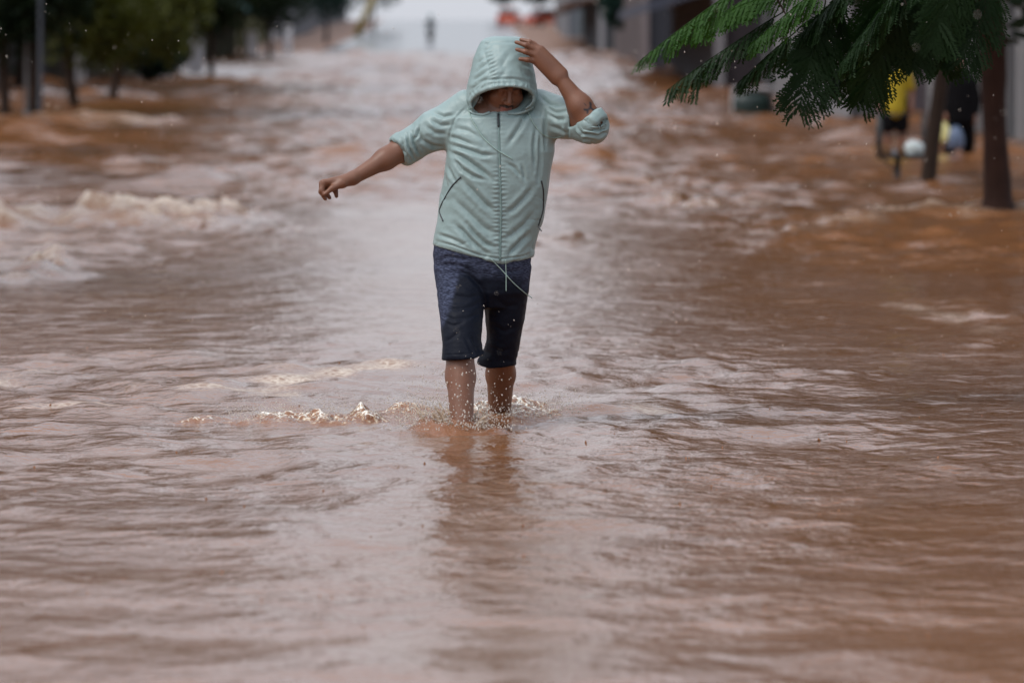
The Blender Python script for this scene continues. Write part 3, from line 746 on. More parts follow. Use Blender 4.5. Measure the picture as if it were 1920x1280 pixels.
def build_shorts():
    s = SDF((-0.36, -0.40, 0.17), (0.12, 0.24, 0.78), 0.004)
    sl, g = s.win((-0.36, -0.40, 0.17), (0.12, 0.24, 0.78), 0)
    px = lambda q: P(q, 500)[0]
    pz = lambda q: P(900, q)[2]
    rows = [(440, 907, 92, .01, .138), (480, 904, 91.5, .01, .142), (520, 904.5, 88, .005, .136), (548, 905, 84, .0, .125), (575, 905, 60, -.01, .09)]
    s.put(sl, s.loft_d(g, [pz(r[0]) for r in rows], [px(r[1]) for r in rows], [r[3] for r in rows], [r[2] / 470. for r in rows], [r[4] for r in rows], 2.4).astype(np.float32), 0.03)
    def leg(rows, hem, calf):
        zs = [pz(r[0]) for r in rows]
        d = s.loft_d(g, zs, [px(r[1]) for r in rows], [r[3] for r in rows], [r[2] / 470. for r in rows], [r[4] for r in rows], 2.2).astype(np.float32)
        hz = np.interp(g[0], [px(h[0]) for h in hem], [pz(h[1]) for h in hem]).astype(np.float32)
        d = np.maximum(d, hz - g[2])
        a, b, ra, rb = calf
        ba = b - a; L = float(ba @ ba)
        t = np.clip(((g[0] - a[0]) * ba[0] + (g[1] - a[1]) * ba[1] + (g[2] - a[2]) * ba[2]) / L, 0, 1)
        dc = np.sqrt((g[0] - a[0] - t * ba[0]) ** 2 + (g[1] - a[1] - t * ba[1]) ** 2 + (g[2] - a[2] - t * ba[2]) ** 2) - (ra + (rb - ra) * t)
        return np.maximum(d, -dc)
    kf, kr = P(862, 640, -0.205), P(940, 648, 0.06)
    dF = leg([(500, 860, 45, -.01, .11), (560, 865, 43, -.085, .112), (600, 866, 39, -.155, .108), (635, 866.5, 36, -.20, .100), (650, 868, 37, -.215, .096), (662, 873, 43, -.225, .096), (675, 874, 44, -.225, .096)],
             [(825, 669), (832, 668), (890, 664), (905, 659), (920, 654)], (kf + (0, 0, .0), P(866, 700, -.25), .066, .066))
    dR = leg([(500, 950, 44, .02, .11), (560, 948, 40.5, .02, .105), (600, 946.5, 36, .035, .098), (640, 943.5, 31.5, .055, .092), (662, 938, 33, .075, .092), (676, 932, 37, .085, .092), (695, 930, 38, .09, .092)],
             [(890, 679), (903, 687), (917, 691), (967, 686), (975, 685)], (kr + (0, 0.01, 0), P(939, 710, .16), .066, .068))
    s.put(sl, dF, 0.012); s.put(sl, dR, 0.012)
    V, Q = s.mesh(1); N = vnormals(V, Q); D = np.zeros(len(V))
    for pl, amp, wd_ in [([(824, 488), (840, 481), (860, 484), (880, 488)], .007, .007), ([(832, 515), (855, 507), (880, 515), (900, 535), (909, 560)], .008, .008),
                         ([(826, 500), (846, 496), (870, 500), (895, 515)], .006, .007), ([(824, 545), (850, 552), (880, 556), (903, 552)], .005, .007),
                         ([(830, 572), (855, 578), (880, 574), (900, 566)], .006, .007), ([(834, 588), (850, 596), (880, 592), (898, 586)], .005, .006), ([(836, 602), (852, 607), (872, 600)], .004, .006),
                         ([(838, 636), (850, 628), (862, 618)], .004, .006), ([(884, 622), (892, 640), (898, 656)], .006, .007), ([(872, 628), (882, 648), (890, 660)], .004, .006),
                         ([(908, 520), (911, 560), (912, 600), (910, 640)], .006, .008), ([(925, 500), (950, 510), (985, 505)], .005, .009), ([(930, 560), (950, 575), (975, 570)], .004, .009),
                         ([(925, 610), (945, 622), (968, 612)], .004, .009), ([(918, 650), (940, 660), (962, 655)], .004, .008), ([(832, 661), (860, 659), (888, 657)], .002, .003)]:
        fold(V, N, D, pl, amp * 0.8, wd_, Y=-0.1)
    D += 0.0035 * fbm(V[:, 0] * 10, V[:, 1] * 10, V[:, 2] * 14, 3, 25, ridge=True)
    V = lap(V + N * D[:, None].astype(np.float32), Q, 0.25)
    o = mesh_obj('shorts', V, Q, M_SHORTS, smooth=True)
    # soaked from below: the wet edge climbs the inner thigh
    pxv = (V[:, 0] / (CAM_D + V[:, 1])) * FPX + 960
    edge = np.interp(pxv, [800, 830, 850, 862, 880, 905, 930, 960, 1000], [640, 610, 560, 512, 500, 505, 515, 520, 540])
    zz = 92 + (CAM_H - V[:, 2]) / (CAM_D + V[:, 1]) * FPX
    wet = sstep(-16, 16, zz - edge + 22 * fbm(V[:, 0] * 22, V[:, 1] * 20, V[:, 2] * 22, 3, 4))
    set_attr(o, 'mask', np.stack([wet, wet, wet], 1))
    return o
shorts = under(build_shorts(), man)
SV = np.empty(len(shorts.data.vertices) * 3); shorts.data.vertices.foreach_get('co', SV); SV = SV.reshape(-1, 3)
bvh_s = BVHTree.FromPolygons(SV.tolist(), [tuple(p_.vertices) for p_ in shorts.data.polygons])
shorts['label'] = 'dark navy knee shorts soaked nearly black below'

bvh_j = BVHTree.FromPolygons(JV.tolist(), JQ.tolist())
bvh_h = BVHTree.FromPolygons(HV.tolist(), HQ.tolist())
def on_cloth(px, py, off=0.002):
    """front of the jacket or hood under photo pixel"""
    d = Vector(ray(px, py)).normalized(); o = Vector((0, -CAM_D, CAM_H)); best = None
    for b in (bvh_j, bvh_h, bvh_s):
        h = b.ray_cast(o, d)
        if h[0] is not None and (best is None or h[3] < best): best = h[3]
    return None if best is None else np.array(o + d * (best - off))
def smooth_line(pts, n):
    t = np.linspace(0, len(pts) - 1, n); k = np.arange(len(pts))
    a = np.array([np.interp(t, k, [q[i] for q in pts]) for i in range(2)]).T
    for _ in range(3): a[1:-1] = (a[:-2] + 2 * a[1:-1] + a[2:]) / 4
    return a
def cord(name, pl, r, material, parent, off=0.003, n=36, Y=-0.17):
    pts = []
    for a, b in smooth_line(pl, n):
        q = on_cloth(a, b, off)
        pts.append(q if q is not None else None)
    last = Y
    for i in range(len(pts)):
        if pts[i] is None: pts[i] = P(*smooth_line(pl, n)[i], last)
        else: last = pts[i][1]
    pts = np.array(pts)
    for _ in range(2): pts[1:-1] = (pts[:-2] + 2 * pts[1:-1] + pts[2:]) / 4
    m = MB(); m.tube(pts, r, 6)
    return sub(m.build(name, material, None, True), parent)
zipper = cord('zipper', [(935, 211), (937, 300), (940, 400), (937.5, 488)], 0.0036, M_ZIP, jacket, 0.0015, 60)
cord('zip_pull', [(934.5, 214), (934, 226), (935, 238)], 0.0045, M_DARKZIP, zipper, 0.006, 8)
for pl in ([(877, 203), (884, 224), (903, 256), (930, 281), (962, 299)], [(989, 207), (1000, 232), (1016, 252), (1036, 260), (1052, 257)]):
    cord('drawcord', pl, 0.0019, M_CORD, jacket, 0.004)
for pl in ([(921, 486), (940, 505), (962, 530), (985, 550), (998, 559)], [(948, 487), (949, 515), (949, 546)]):
    cord('drawcord', pl, 0.0019, M_CORD, jacket, 0.006)
pk = cord('pocket_zip', [(864, 332), (846, 350), (829, 380), (823, 396), (831, 415)], 0.0032, M_DARKZIP, jacket, 0.0005)
pk2 = cord('pocket_zip', [(1015, 339), (1019, 357), (1018.5, 394), (1009, 424)], 0.0038, M_DARKZIP, jacket, 0.0005)
m = MB(); m.tube([P(1009, 424, -.10), P(1015, 433, -.12)], 0.0028, 6); sub(m.build('zip_pull', M_DARKZIP), pk2)
# collar points
for pl in ([(880, 209), (892, 214), (906, 216), (919, 211)], [(999, 200), (986, 209), (969, 214), (952, 213)]):
    c = cord('collar', pl, 0.006, M_JACKET, jacket, 0.003, 20)
# rolled cuffs
def cuff(name, a, b, r0, r1, seed):
    u = (b - a) / np.linalg.norm(b - a); e1 = np.cross(u, (0, 0, 1.0)); e1 /= np.linalg.norm(e1); e2 = np.cross(u, e1)
    V, F = [], []; n, prof = 64, [(-.030, 0), (-.034, .007), (-.018, .012), (.002, .0125), (.014, .008), (.019, .002), (.016, -.003), (-.01, -.003)]
    for i in range(n):
        t = 2 * math.pi * i / n
        for (du, dr) in prof:
            wob = 0.0035 * math.sin(5 * t + seed) * math.sin(2.3 * t + 1) + 0.0022 * math.sin(11 * t + 40 * du + seed)
            L = np.linalg.norm(b - a); k = du / 0.03
            r = r0 + (r1 - r0) * (k * 0.5 + 0.5) + dr + wob * (1 if dr > 0.004 else 0.5)
            V.append(a + u * (du + 0.004 * math.sin(3 * t + seed)) + r * (math.cos(t) * e1 + math.sin(t) * e2))
    m = len(prof)
    for i in range(n):
        for k in range(m):
            F.append((i * m + k, ((i + 1) % n) * m + k, ((i + 1) % n) * m + (k + 1) % m, i * m + (k + 1) % m))
    o = mesh_obj(name, np.array(V), F, M_JACKET, None, True)
    bm = bmesh.new(); bm.from_mesh(o.data); bmesh.ops.recalc_face_normals(bm, faces=bm.faces); bm.to_mesh(o.data); bm.free()
    return sub(o, jacket)
cuff('cuff', P(752, 281, .05), P(662, 334, -.04), 0.056, 0.052, 0.4)
cuff('cuff', P(1107, 226, -.19), P(1048, 143, -.175), 0.054, 0.050, 2.0)

# ------------------------------------------------------------------ trees
M_BARK = mat('wet_bark', (0.032, 0.020, 0.014), 0.75, 0.4, 9.0, 0.8, 30.0, spec=.2)
M_REDBARK = mat('reddish_wet_bark', (0.032, 0.013, 0.008), 0.75, 0.45, 7.0, 0.8, 25.0, spec=.2)
def leaf_material(name, col, var=0.45):
    m = mat(name, col, 0.6, var, 3.0, spec=0.2)
    t = m.node_tree; p = t.nodes['Principled BSDF']
    tr = t.nodes.new('ShaderNodeBsdfTranslucent'); tr.inputs[0].default_value = (col[0] * 1.6, col[1] * 1.8, col[2], 1)
    mx = t.nodes.new('ShaderNodeMixShader'); mx.inputs[0].default_value = 0.25
    o = t.nodes['Material Output']
    t.links.new(p.outputs[0], mx.inputs[1]); t.links.new(tr.outputs[0], mx.inputs[2]); t.links.new(mx.outputs[0], o.inputs[0])
    return m
M_LEAF = leaf_material('feathery_leaf', (0.007, 0.024, 0.004))
M_LEAF_B = leaf_material('lit_feathery_leaf', (0.022, 0.068, 0.007), .35)  # lighter copy for outer fronds; dense shade is put into the darker M_LEAF colour
M_OLIVE = leaf_material('olive_leaf', (0.052, 0.060, 0.010))
M_DARKLEAF = leaf_material('dark_leaf', (0.009, 0.019, 0.007))
M_TEALLEAF = leaf_material('blue_green_leaf', (0.012, 0.036, 0.030))

def frond(base, dirv, length, width, lat, droop, seed, gravity=0.55):
    """bipinnate leaf: midrib, paired side stalks, small leaflets"""
    r = np.random.default_rng(seed); m = MB()
    dirv = np.array(dirv, float) / np.linalg.norm(dirv); lat = np.array(lat, float); lat -= dirv * (lat @ dirv); lat /= np.linalg.norm(lat)
    dn = np.array([0, 0, -1.0]); npairs = 22; pts = []
    for i in range(9):
        t = i / 8; pts.append(np.array(base) + dirv * length * t + dn * droop * length * t * t)
    m.tube(pts, [0.0032 * (1 - 0.75 * i / 8) for i in range(9)], 5)
    V, F = [], []
    for i in range(npairs):
        t = 0.10 + 0.88 * i / (npairs - 1); k = t * 8; j = min(int(k), 7); o = pts[j] + (pts[j + 1] - pts[j]) * (k - j)
        fw = pts[j + 1] - pts[j]; fw /= np.linalg.norm(fw)
        wl = width * r.uniform(.8, 1.15) * (0.55 + 0.6 * math.sin(math.pi * min(1, 0.18 + 0.72 * t))) * (1.0 if t < 0.85 else 0.8)
        for sd_ in (-1, 1):
            pd = 0.62 * fw + sd_ * lat * 0.75 + dn * (gravity + r.normal(0, .18)) + r.normal(0, 0.13, 3); pd /= np.linalg.norm(pd)
            nl = 15
            for q in range(nl):
                u = (q + 0.6) / nl; c = o + pd * wl * u + dn * wl * 0.25 * u * u
                side = np.cross(pd, np.cross(fw, lat)); side = fw - pd * (fw @ pd); side /= np.linalg.norm(side) + 1e-9
                ll = 0.025 * (1 - 0.5 * abs(u - 0.4)) * (1 + r.normal(0, .2)); hw_ = wl / nl * (0.7 + .2 * r.random())
                if r.random() < .05: continue
                for s2 in (-1, 1):
                    ld = 0.5 * pd + s2 * side * 0.85 + dn * 0.15 + r.normal(0, 0.06, 3); ld /= np.linalg.norm(ld)
                    n0 = len(V)
                    V += [c - pd * hw_ * 0.6, c + ld * ll * 0.55 - pd * hw_, c + ld * ll, c + ld * ll * 0.55 + pd * hw_]
                    F.append((n0, n0 + 1, n0 + 2, n0 + 3))
    m.add(V, F)
    return m

def leaf_cloud(n, c, rad, size, seed, clumps=40, tight=0.22):
    """crown of small leaf faces gathered in clumps"""
    r = np.random.default_rng(seed); c = np.array(c, float); rad = np.array(rad, float)
    d = r.normal(size=(clumps, 3)); d /= np.linalg.norm(d, axis=1)[:, None]
    cc = c + d * rad * (r.random((clumps, 1)) ** 0.45) * 0.95
    k = r.integers(0, clumps, n); p = cc[k] + r.normal(size=(n, 3)) * rad * tight * (0.6 + 0.8 * r.random((clumps, 1)))[k]
    q_ = (p - c) / rad; l_ = np.linalg.norm(q_, axis=1)[:, None]; p = c + q_ * np.minimum(1, 1.2 / (l_ + 1e-6)) * rad
    a = r.normal(size=(n, 3)); a /= np.linalg.norm(a, axis=1)[:, None]
    b = np.cross(a, r.normal(size=(n, 3))); b /= np.linalg.norm(b, axis=1)[:, None]
    s_ = size * (0.6 + 0.8 * r.random((n, 1)))
    V = np.stack([p - a * s_, p + b * s_ * 0.45, p + a * s_, p - b * s_ * 0.45], 1).reshape(-1, 3)
    return V, np.arange(4 * n).reshape(-1, 4)

# the feathery-leaved tree whose branch hangs into the picture beside the man
tree0 = empty('tree', (3.7, 2.4, -0.2))
tag(tree0, 'feathery dark green tree, its drooping fronds hanging beside the person in the mint jacket', 'tree')
def rel(o, root): o.parent = root; o.matrix_parent_inverse = Matrix.Translation(-root.location); return o
m = MB(); m.tube([(3.7, 2.4, -0.25), (3.68, 2.38, 0.6), (3.6, 2.3, 1.5), (3.5, 2.2, 2.3), (3.62, 2.3, 3.4), (3.9, 2.5, 4.4)], [.19, .15, .13, .12, .09, .04], 14)
rel(m.build('trunk', M_BARK, None, True), tree0)
LIMBS = [[(3.5, 2.2, 2.3), (2.9, 1.8, 2.45), (2.1, 1.4, 2.25), (1.45, 1.15, 2.02), (0.95, 1.0, 1.86)], [(3.55, 2.25, 2.7), (3.0, 0.8, 3.2), (2.3, -1.0, 3.3), (1.7, -2.6, 3.1)],
         [(3.6, 2.3, 3.2), (3.9, 0.8, 3.9), (4.2, -1.2, 4.2), (4.3, -3.5, 4.0)], [(3.62, 2.3, 3.4), (4.8, 2.8, 4.0), (6.0, 3.0, 4.2)], [(3.6, 2.3, 3.0), (3.3, 3.8, 3.6), (3.0, 5.2, 3.9)],
         [(3.8, 2.4, 4.1), (2.9, 2.0, 4.7), (1.9, 1.4, 4.9)], [(3.5, 2.2, 2.4), (3.1, 2.0, 2.2), (2.5, 1.6, 2.0), (1.9, 1.3, 1.90)]]
for L_ in LIMBS:
    m = MB(); m.tube(L_, [0.055 * (1 - 0.8 * i / (len(L_) - 1)) for i in range(len(L_))], 8); rel(m.build('branch', M_BARK, None, True), tree0)
VIS = [((1392, -28), (1186, 122), .7, .11), ((1470, 22), (1242, 172), 1.0, .125), ((1492, 60), (1378, 160), .9, .10), ((1548, 5), (1497, 206), 1.1, .15), ((1640, 20), (1540, 178), 1.2, .13), ((1700, 10), (1612, 190), 1.0, .14),
       ((1645, 0), (1630, 178), 1.3, .11), ((1745, -10), (1712, 128), 1.1, .11), ((1790, -20), (1765, 128), 1.4, .13), ((1480, -50), (1300, 60), 1.2, .11), ((1560, -40), (1400, 88), .8, .11),
       ((1600, -30), (1452, 118), 1.3, .12), ((1690, -30), (1575, 120), .8, .13), ((1760, -40), (1660, 120), 1.5, .13), ((1850, -60), (1720, 96), 1.2, .13), ((1870, -40), (1800, 118), 1.3, .13), ((1570, -60), (1345, 28), 1.0, .11),
       ((1640, -70), (1500, 62), 1.0, .13), ((1740, -60), (1610, 70), 1.1, .13), ((1810, -70), (1745, 84), .9, .13), ((1620, 10), (1590, 176), 1.5, .13), ((1720, -20), (1695, 112), 1.6, .12), ((1585, -10), (1520, 128), 1.4, .14), ((1660, -40), (1640, 100), 1.0, .14), ((1700, -50), (1700, 90), 1.3, .14)]
limb_pts = [np.array(q) for L_ in (LIMBS[0], LIMBS[6]) for a_, b_ in zip(L_[:-1], L_[1:]) for q in [tuple(np.array(a_) + (np.array(b_) - np.array(a_)) * t) for t in (0, .33, .66, 1)]]
for i, (b0, t0, yy, wid) in enumerate(VIS):
    A, B = P(*b0, yy), P(*t0, yy - 0.12 + 0.1 * (i % 3)); L_ = np.linalg.norm(B - A); d = (B - A) / L_
    hang = abs(d[2]) / (abs(d[0]) + 1e-6)
    lat = (1, 0.15, 0) if hang > 2 else (0.25, 1, 0.1)
    fm = frond(A, d + np.array([0, 0, 0.05]), L_ * 0.92, wid * 0.95, lat, 0.06, 100 + i, 0.25 if hang > 2 else 0.6)
    rel(fm.build('leaf', M_LEAF_B if i in (0, 9, 10, 16) else M_LEAF), tree0)
    q = min(limb_pts, key=lambda z: np.linalg.norm(z - A)); mid = (q + A) / 2 + np.array([0, 0, 0.05])
    tw = MB(); tw.tube([q, mid, A], [.007, .005, .003], 5); rel(tw.build('twig', M_BARK), tree0)
protos = []
for k in range(4):
    fm = frond((0, 0, 0), (1, 0, 0.1), 0.52, 0.15, (0, 1, 0), 0.3, 300 + k, 0.35)
    o = fm.build('leaf', M_LEAF); o.parent = tree0; protos.append(o)
allp = [np.array(a_) + (np.array(b_) - np.array(a_)) * t for L_ in LIMBS[1:6] for a_, b_ in zip(L_[:-1], L_[1:]) for t in np.linspace(0, 1, 5)]
for k in range(240):
    q = allp[rng.integers(len(allp))] + rng.normal(0, 1, 3) * (0.75, 0.8, 0.5)
    lim = 2.12 * (CAM_D + q[1]) / CAM_D + 0.55
    if q[2] < 2.75 and q[0] < lim: q[2] = 2.75 + 0.5 * rng.random()
    src = protos[k % 4]
    o = src if k < 4 else src.copy()
    if k >= 4: COL.objects.link(o)
    o.location = Vector(q) - tree0.location; s_ = 0.9 + 0.5 * rng.random()
    o.scale = (s_, s_, s_); o.rotation_euler = (rng.normal(0, .3), rng.normal(0.35, .3), rng.random() * 6.28)
V_, F_ = leaf_cloud(9000, (4.1, 0.4, 4.2), (2.0, 3.2, 0.95), 0.075, 5, 70, 0.2)
o = rel(mesh_obj('foliage', V_, F_, M_LEAF), tree0); o['kind'] = 'stuff'

def street_tree(name, label, trunk_pts, radii, crown, mat_leaf, mat_bark, seed, nleaf=2600, size=0.11, group=None, branches=5):
    base = trunk_pts[0]; t = empty(name, base); tag(t, label, 'tree', group)
    tp = np.array(trunk_pts, float); kk = np.linspace(0, len(tp) - 1, 22); m = MB()
    m.tube(np.stack([np.interp(kk, np.arange(len(tp)), tp[:, i]) for i in range(3)], 1), np.interp(kk, np.arange(len(tp)), radii).tolist(), 10)
    top = np.array(trunk_pts[-1]); c, rad = np.array(crown[0]), np.array(crown[1]); r = np.random.default_rng(seed)
    vv = np.array(m.v); rr_ = np.array([0.22 * fbm(np.array([q[0] * 5]), np.array([q[1] * 5]), np.array([q[2] * 2.2]), 3, seed)[0] for q in vv]); cen = np.repeat(np.array([vv[i * 10:(i + 1) * 10].mean(0) for i in range(len(vv) // 10)]), 10, 0)
    m.v = [tuple(q) for q in (cen + (vv - cen) * (1 + rr_)[:, None])]
    rel(m.build('trunk', mat_bark, None, True), t)
    for k in range(branches):
        e = c + r.normal(0, .45, 3) * rad; m = MB(); m.tube([top - (0, 0, .15), (top + e) / 2 + (0, 0, .1), e], [radii[-1] * .8, radii[-1] * .5, .012], 6)
        rel(m.build('branch', mat_bark, None, True), t)
    V_, F_ = leaf_cloud(nleaf, c, rad, size, seed, 45, 0.24)
    rel(mesh_obj('crown', V_, F_, mat_leaf), t)
    return t
def lift(px, py0, py1, dx=0):
    """a stem standing in the water at (px, py0), rising to picture row py1"""
    b = G(px, py0); t = P(px + dx, py1, b[1]); return b, t
b, t = lift(1872, 394, 20, -8); Yt = b[1]
street_tree('tree', 'thick reddish brown trunk standing in flood water beside the metal waste basket', [b + (0, 0, -.2), P(1872, 370, Yt), P(1866, 250, Yt), P(1862, 130, Yt), P(1858, 40, Yt), P(1850, -40, Yt)],
            [.24, .135, .115, .12, .13, .11], (P(1960, -420, Yt), (2.6, 2.6, 2.1)), M_DARKLEAF, M_REDBARK, 41, 6500, .15)
b, t = lift(1737, 357, 0, 40); Yt = b[1]
street_tree('tree', 'slim dark leaning trunk in flood water next to the metal waste basket', [b + (0, 0, -.2), P(1740, 345, Yt), P(1752, 240, Yt), P(1768, 120, Yt), P(1780, 0, Yt), P(1790, -60, Yt)],
            [.10, .085, .08, .075, .07, .06], (P(1830, -420, Yt), (2.4, 2.4, 1.9)), M_DARKLEAF, M_BARK, 42, 5500, .15)
b, t = lift(139, 203, 110); Yt = b[1]
street_tree('tree', 'bushy olive green tree with a straight thin trunk beside the dark posts', [b + (0, 0, -.2), P(137, 185, Yt), P(128, 130, Yt), P(122, 80, Yt)], [.16, .13, .12, .09],
            (P(165, 10, Yt), (1.5, 1.4, 1.35)), M_OLIVE, M_BARK, 43, 4200, .11)
b, t = lift(210, 186, 110); Yt = b[1]
street_tree('tree', 'bushy olive green tree with a thin trunk leaning right', [b + (0, 0, -.2), P(212, 175, Yt), P(222, 130, Yt), P(232, 80, Yt)], [.17, .14, .12, .09],
            (P(262, 20, Yt), (1.6, 1.5, 1.5)), M_OLIVE, M_BARK, 44, 4200, .12)
b, t = lift(276, 160, 110); Yt = b[1]
street_tree('tree', 'small dark blue-green tree behind the olive trees', [b + (0, 0, -.2), P(276, 140, Yt), P(278, 110, Yt)], [.10, .09, .07],
            (P(285, 85, Yt), (.95, .9, .85)), M_TEALLEAF, M_BARK, 45, 2600, .12)
for x_, lean, lab in ((9, -3, 'dark straight trunk standing alone left of the slim grey pole'), (66, 4, 'dark straight trunk squeezed between the grey pole and the blue-grey pole')):
    b, t = lift(x_, 222, 0); Yt = b[1]
    street_tree('tree', lab, [b + (0, 0, -.2), P(x_, 200, Yt), P(x_ + lean, 100, Yt), P(x_ + lean * 2, 0, Yt), P(x_ + lean * 3, -60, Yt)],
                [.15, .125, .12, .11, .09], (P(x_ - 5, -45, Yt), (1.1, 1.2, 1.75)), M_DARKLEAF, M_BARK, 46 + x_, 4200, .12, group='pair of dark kerbside trunks')

for (x_, d_, k_) in ((-9.6, 34, 1), (-10.2, 47, 2), (-10.8, 62, 3), (-11.6, 80, 4), (-12.6, 101, 5), (8.2, 34, 6), (8.0, 66, 7)):  # trees out of view, added to darken the sky reflections along both sides
    yy = d_ - CAM_D
    street_tree('tree', 'unseen tall street tree added to darken the water reflections', [(x_, yy, -.25), (x_ + .1, yy, 1.2), (x_, yy + .1, 3.0), (x_ + .1, yy, 4.5)], [.24, .2, .17, .12], ((x_, yy, 6.6), (2.7, 3.0, 3.4)), M_DARKLEAF, M_BARK, 200 + k_, 5200, .24, group='added unseen trees along the verges')
for (x_, d_, k_, lab) in ((-12.5, 122, 1, 'added tall tree darkening water reflections, crown out of view above the olive trees'), (-13.5, 158, 2, 'added tall tree darkening water reflections, crown out of view behind the white gate pillars'), (-14, 205, 3, 'added tall tree darkening water reflections, crown out of view by the charcoal building'), (9.5, 92, 4, 'added tall tree darkening water reflections, out of view behind the waste basket and people'),  # added so that crowns above the view darken the foreground reflections
                         (9.0, 128, 5, 'added tall tree darkening water reflections, crown out of view near the litter container'), (9.0, 185, 6, 'added tall tree darkening water reflections, crown out of view over the mauve-grey shop')):
    yy = d_ - CAM_D; zz = float(zprof(yy))
    street_tree('tree', lab, [(x_, yy, zz - .25), (x_ + .2, yy, zz + 3), (x_, yy + .2, zz + 6.5)], [.38, .3, .2], ((x_ + (1.5 if x_ < 0 else -1.5), yy, zz + 10.0), (5.6, 5.0, 5.0)), M_DARKLEAF, M_BARK, 400 + k_, 7000, .38, branches=8)
# ------------------------------------------------------------------ poles, pillars and small street furniture
M_POLE = mat('grey_pole', (0.20, 0.20, 0.20), 0.5, .2)
M_WHITE = mat('white_paint', (0.70, 0.71, 0.74), 0.6, .08)
M_DARK = mat('dark_paint', (0.02, 0.024, 0.026), 0.45, .3)
M_GREENBOX = mat('dark_green_plastic', (0.010, 0.025, 0.022), 0.35, .25)
def pole(px, py, top, r, material, label, name='utility_pole', cat='pole', group=None):
    b = G(px, py); t = P(px, top, b[1]); o = empty(name, b); tag(o, label, cat, group)
    m = MB(); m.tube([b + (0, 0, -.25), b + (0, 0, .3), (b + t) / 2, t], [r * 1.15, r, r * .95, r * .9], 12); rel(m.build('shaft', material, None, True), o)
    m = MB(); m.tube([b + (0, 0, -.25), b + (0, 0, .12), b + (0, 0, .16)], [r * 1.9, r * 1.8, r * 1.1], 12); rel(m.build('base', material, None, True), o)
    return o
pole(50, 222, -150, .045, M_POLE, 'slim light grey metal pole standing between two dark trunks')
pole(76, 224, -150, .05, mat('blue_grey_pole', (.05, .06, .075), .5), 'blue-grey metal pole beside the dark kerbside trunk')
def pillar(px, py, top, wpx, label):
    b = G(px, py); t = P(px, top, b[1]); sc = FPX / (b[1] + CAM_D); w_ = wpx / sc / 2; o = empty('gate_pillar', b); tag(o, label, 'pillar', None)
    H_ = t[2] - b[2]; m = MB(); m.box(b[0] - w_, b[0] + w_, b[1] - w_, b[1] + w_, b[2] - .25, b[2] + H_ - .14, .02); rel(m.build('shaft', M_WHITE), o)
    m = MB(); m.box(b[0] - w_ * 1.2, b[0] + w_ * 1.2, b[1] - w_ * 1.2, b[1] + w_ * 1.2, b[2] + H_ - .135, b[2] + H_, .03); rel(m.build('cap', M_WHITE), o)
pillar(308, 147, 108, 24, 'short white gate pillar behind the blue-green tree')
pillar(367, 136, 66, 26, 'tall white gate pillar with a square cap on the left kerb')
pillar(472, 106, 60, 17, 'white pillar by the dark shop fronts where the flood ends')
pillar(540, 102, 40, 13, 'slim white pillar by the shop fronts where the wet road begins')

# waste basket on a post with rubbish in it
b = G(1683, 343); Yb = b[1]; bk = empty('waste_basket', b); tag(bk, 'raised metal waste basket on a post holding rubbish bags, in flood water', 'waste basket')
q0, q1 = P(1648, 292, Yb), P(1732, 215, Yb)
m = MB(); m.tube([b + (0, 0, -.25), (b[0], b[1], q0[2])], .035, 10); rel(m.build('post', M_DARK, None, True), bk)
m = MB(); m.tube([P(1652, 294, Yb), (b[0], b[1], b[2] + .1)], .012, 6); rel(m.build('brace', M_DARK, None, True), bk)
m = MB(); m.box(q0[0], q1[0], Yb - .2, Yb + .2, q0[2] - .03, q0[2]); rel(m.build('floor_plate', M_DARK), bk)
for (xx, yy) in ((q0[0], -.2), (q0[0], .2), (q1[0], -.2), (q1[0], .2)):
    m = MB(); m.tube([(xx, Yb + yy, q0[2] - .03), (xx, Yb + yy, q1[2])], .022 if xx == q0[0] else .014, 6); rel(m.build('corner_bar', M_DARK, None, True), bk)
for k in range(1, 3):
    for yy in (-.2, .2):
        zz = q0[2] + (q1[2] - q0[2]) * k / 2; m = MB(); m.tube([(q0[0], Yb + yy, zz), (q1[0], Yb + yy, zz)], .006, 6); rel(m.build('rail', M_DARK, None, True), bk)
def blob_obj(name, c, r, seed, material, label, cat, amp=.18):
    bm = bmesh.new(); bmesh.ops.create_icosphere(bm, subdivisions=3, radius=1.0)
    for v in bm.verts:
        n_ = float(fbm(np.array([v.co.x * 2.2]), np.array([v.co.y * 2.2]), np.array([v.co.z * 2.2]), 3, seed, ridge=True)[0])
        v.co *= 1 + amp * n_
        if v.co.z < -.6: v.co.z = -.6 - (abs(v.co.z) - .6) * .2
        v.co.x *= r[0]; v.co.y *= r[1]; v.co.z *= r[2]
    me = bpy.data.meshes.new(name); bm.to_mesh(me); bm.free(); me.materials.append(material)
    me.polygons.foreach_set('use_smooth', [True] * len(me.polygons))
    o = bpy.data.objects.new(name, me); COL.objects.link(o); o.location = [float(x) for x in c]
    if label: tag(o, label, cat)
    return o
sc = (Yb + CAM_D) / FPX
c = P(1714, 283, Yb); blob_obj('rubbish_bag', (c[0], Yb - .02, q0[2] + .068), (.11, .12, .10), 3, mat('white_plastic_bag', (.62, .70, .70), .3, .15), 'white plastic rubbish bag lying in the raised waste basket', 'bag')
c = P(1676, 288, Yb); blob_obj('rubbish_bag', (c[0], Yb, q0[2] + .035), (.055, .07, .055), 4, mat('grey_plastic_bag', (.30, .32, .36), .35, .2), 'small grey rubbish bag in the raised waste basket', 'bag')
m = MB(); m.box(-.22, .22, -.14, .14, 0, .085, .006); o = m.build('cardboard_box', mat('cardboard', (.17, .085, .04), .8, .2)); tag(o, 'flattened brown cardboard box behind the bags in the waste basket', 'box')
o.location = (float(P(1684, 280, Yb)[0]), Yb + .08, float(q0[2]) + .002)

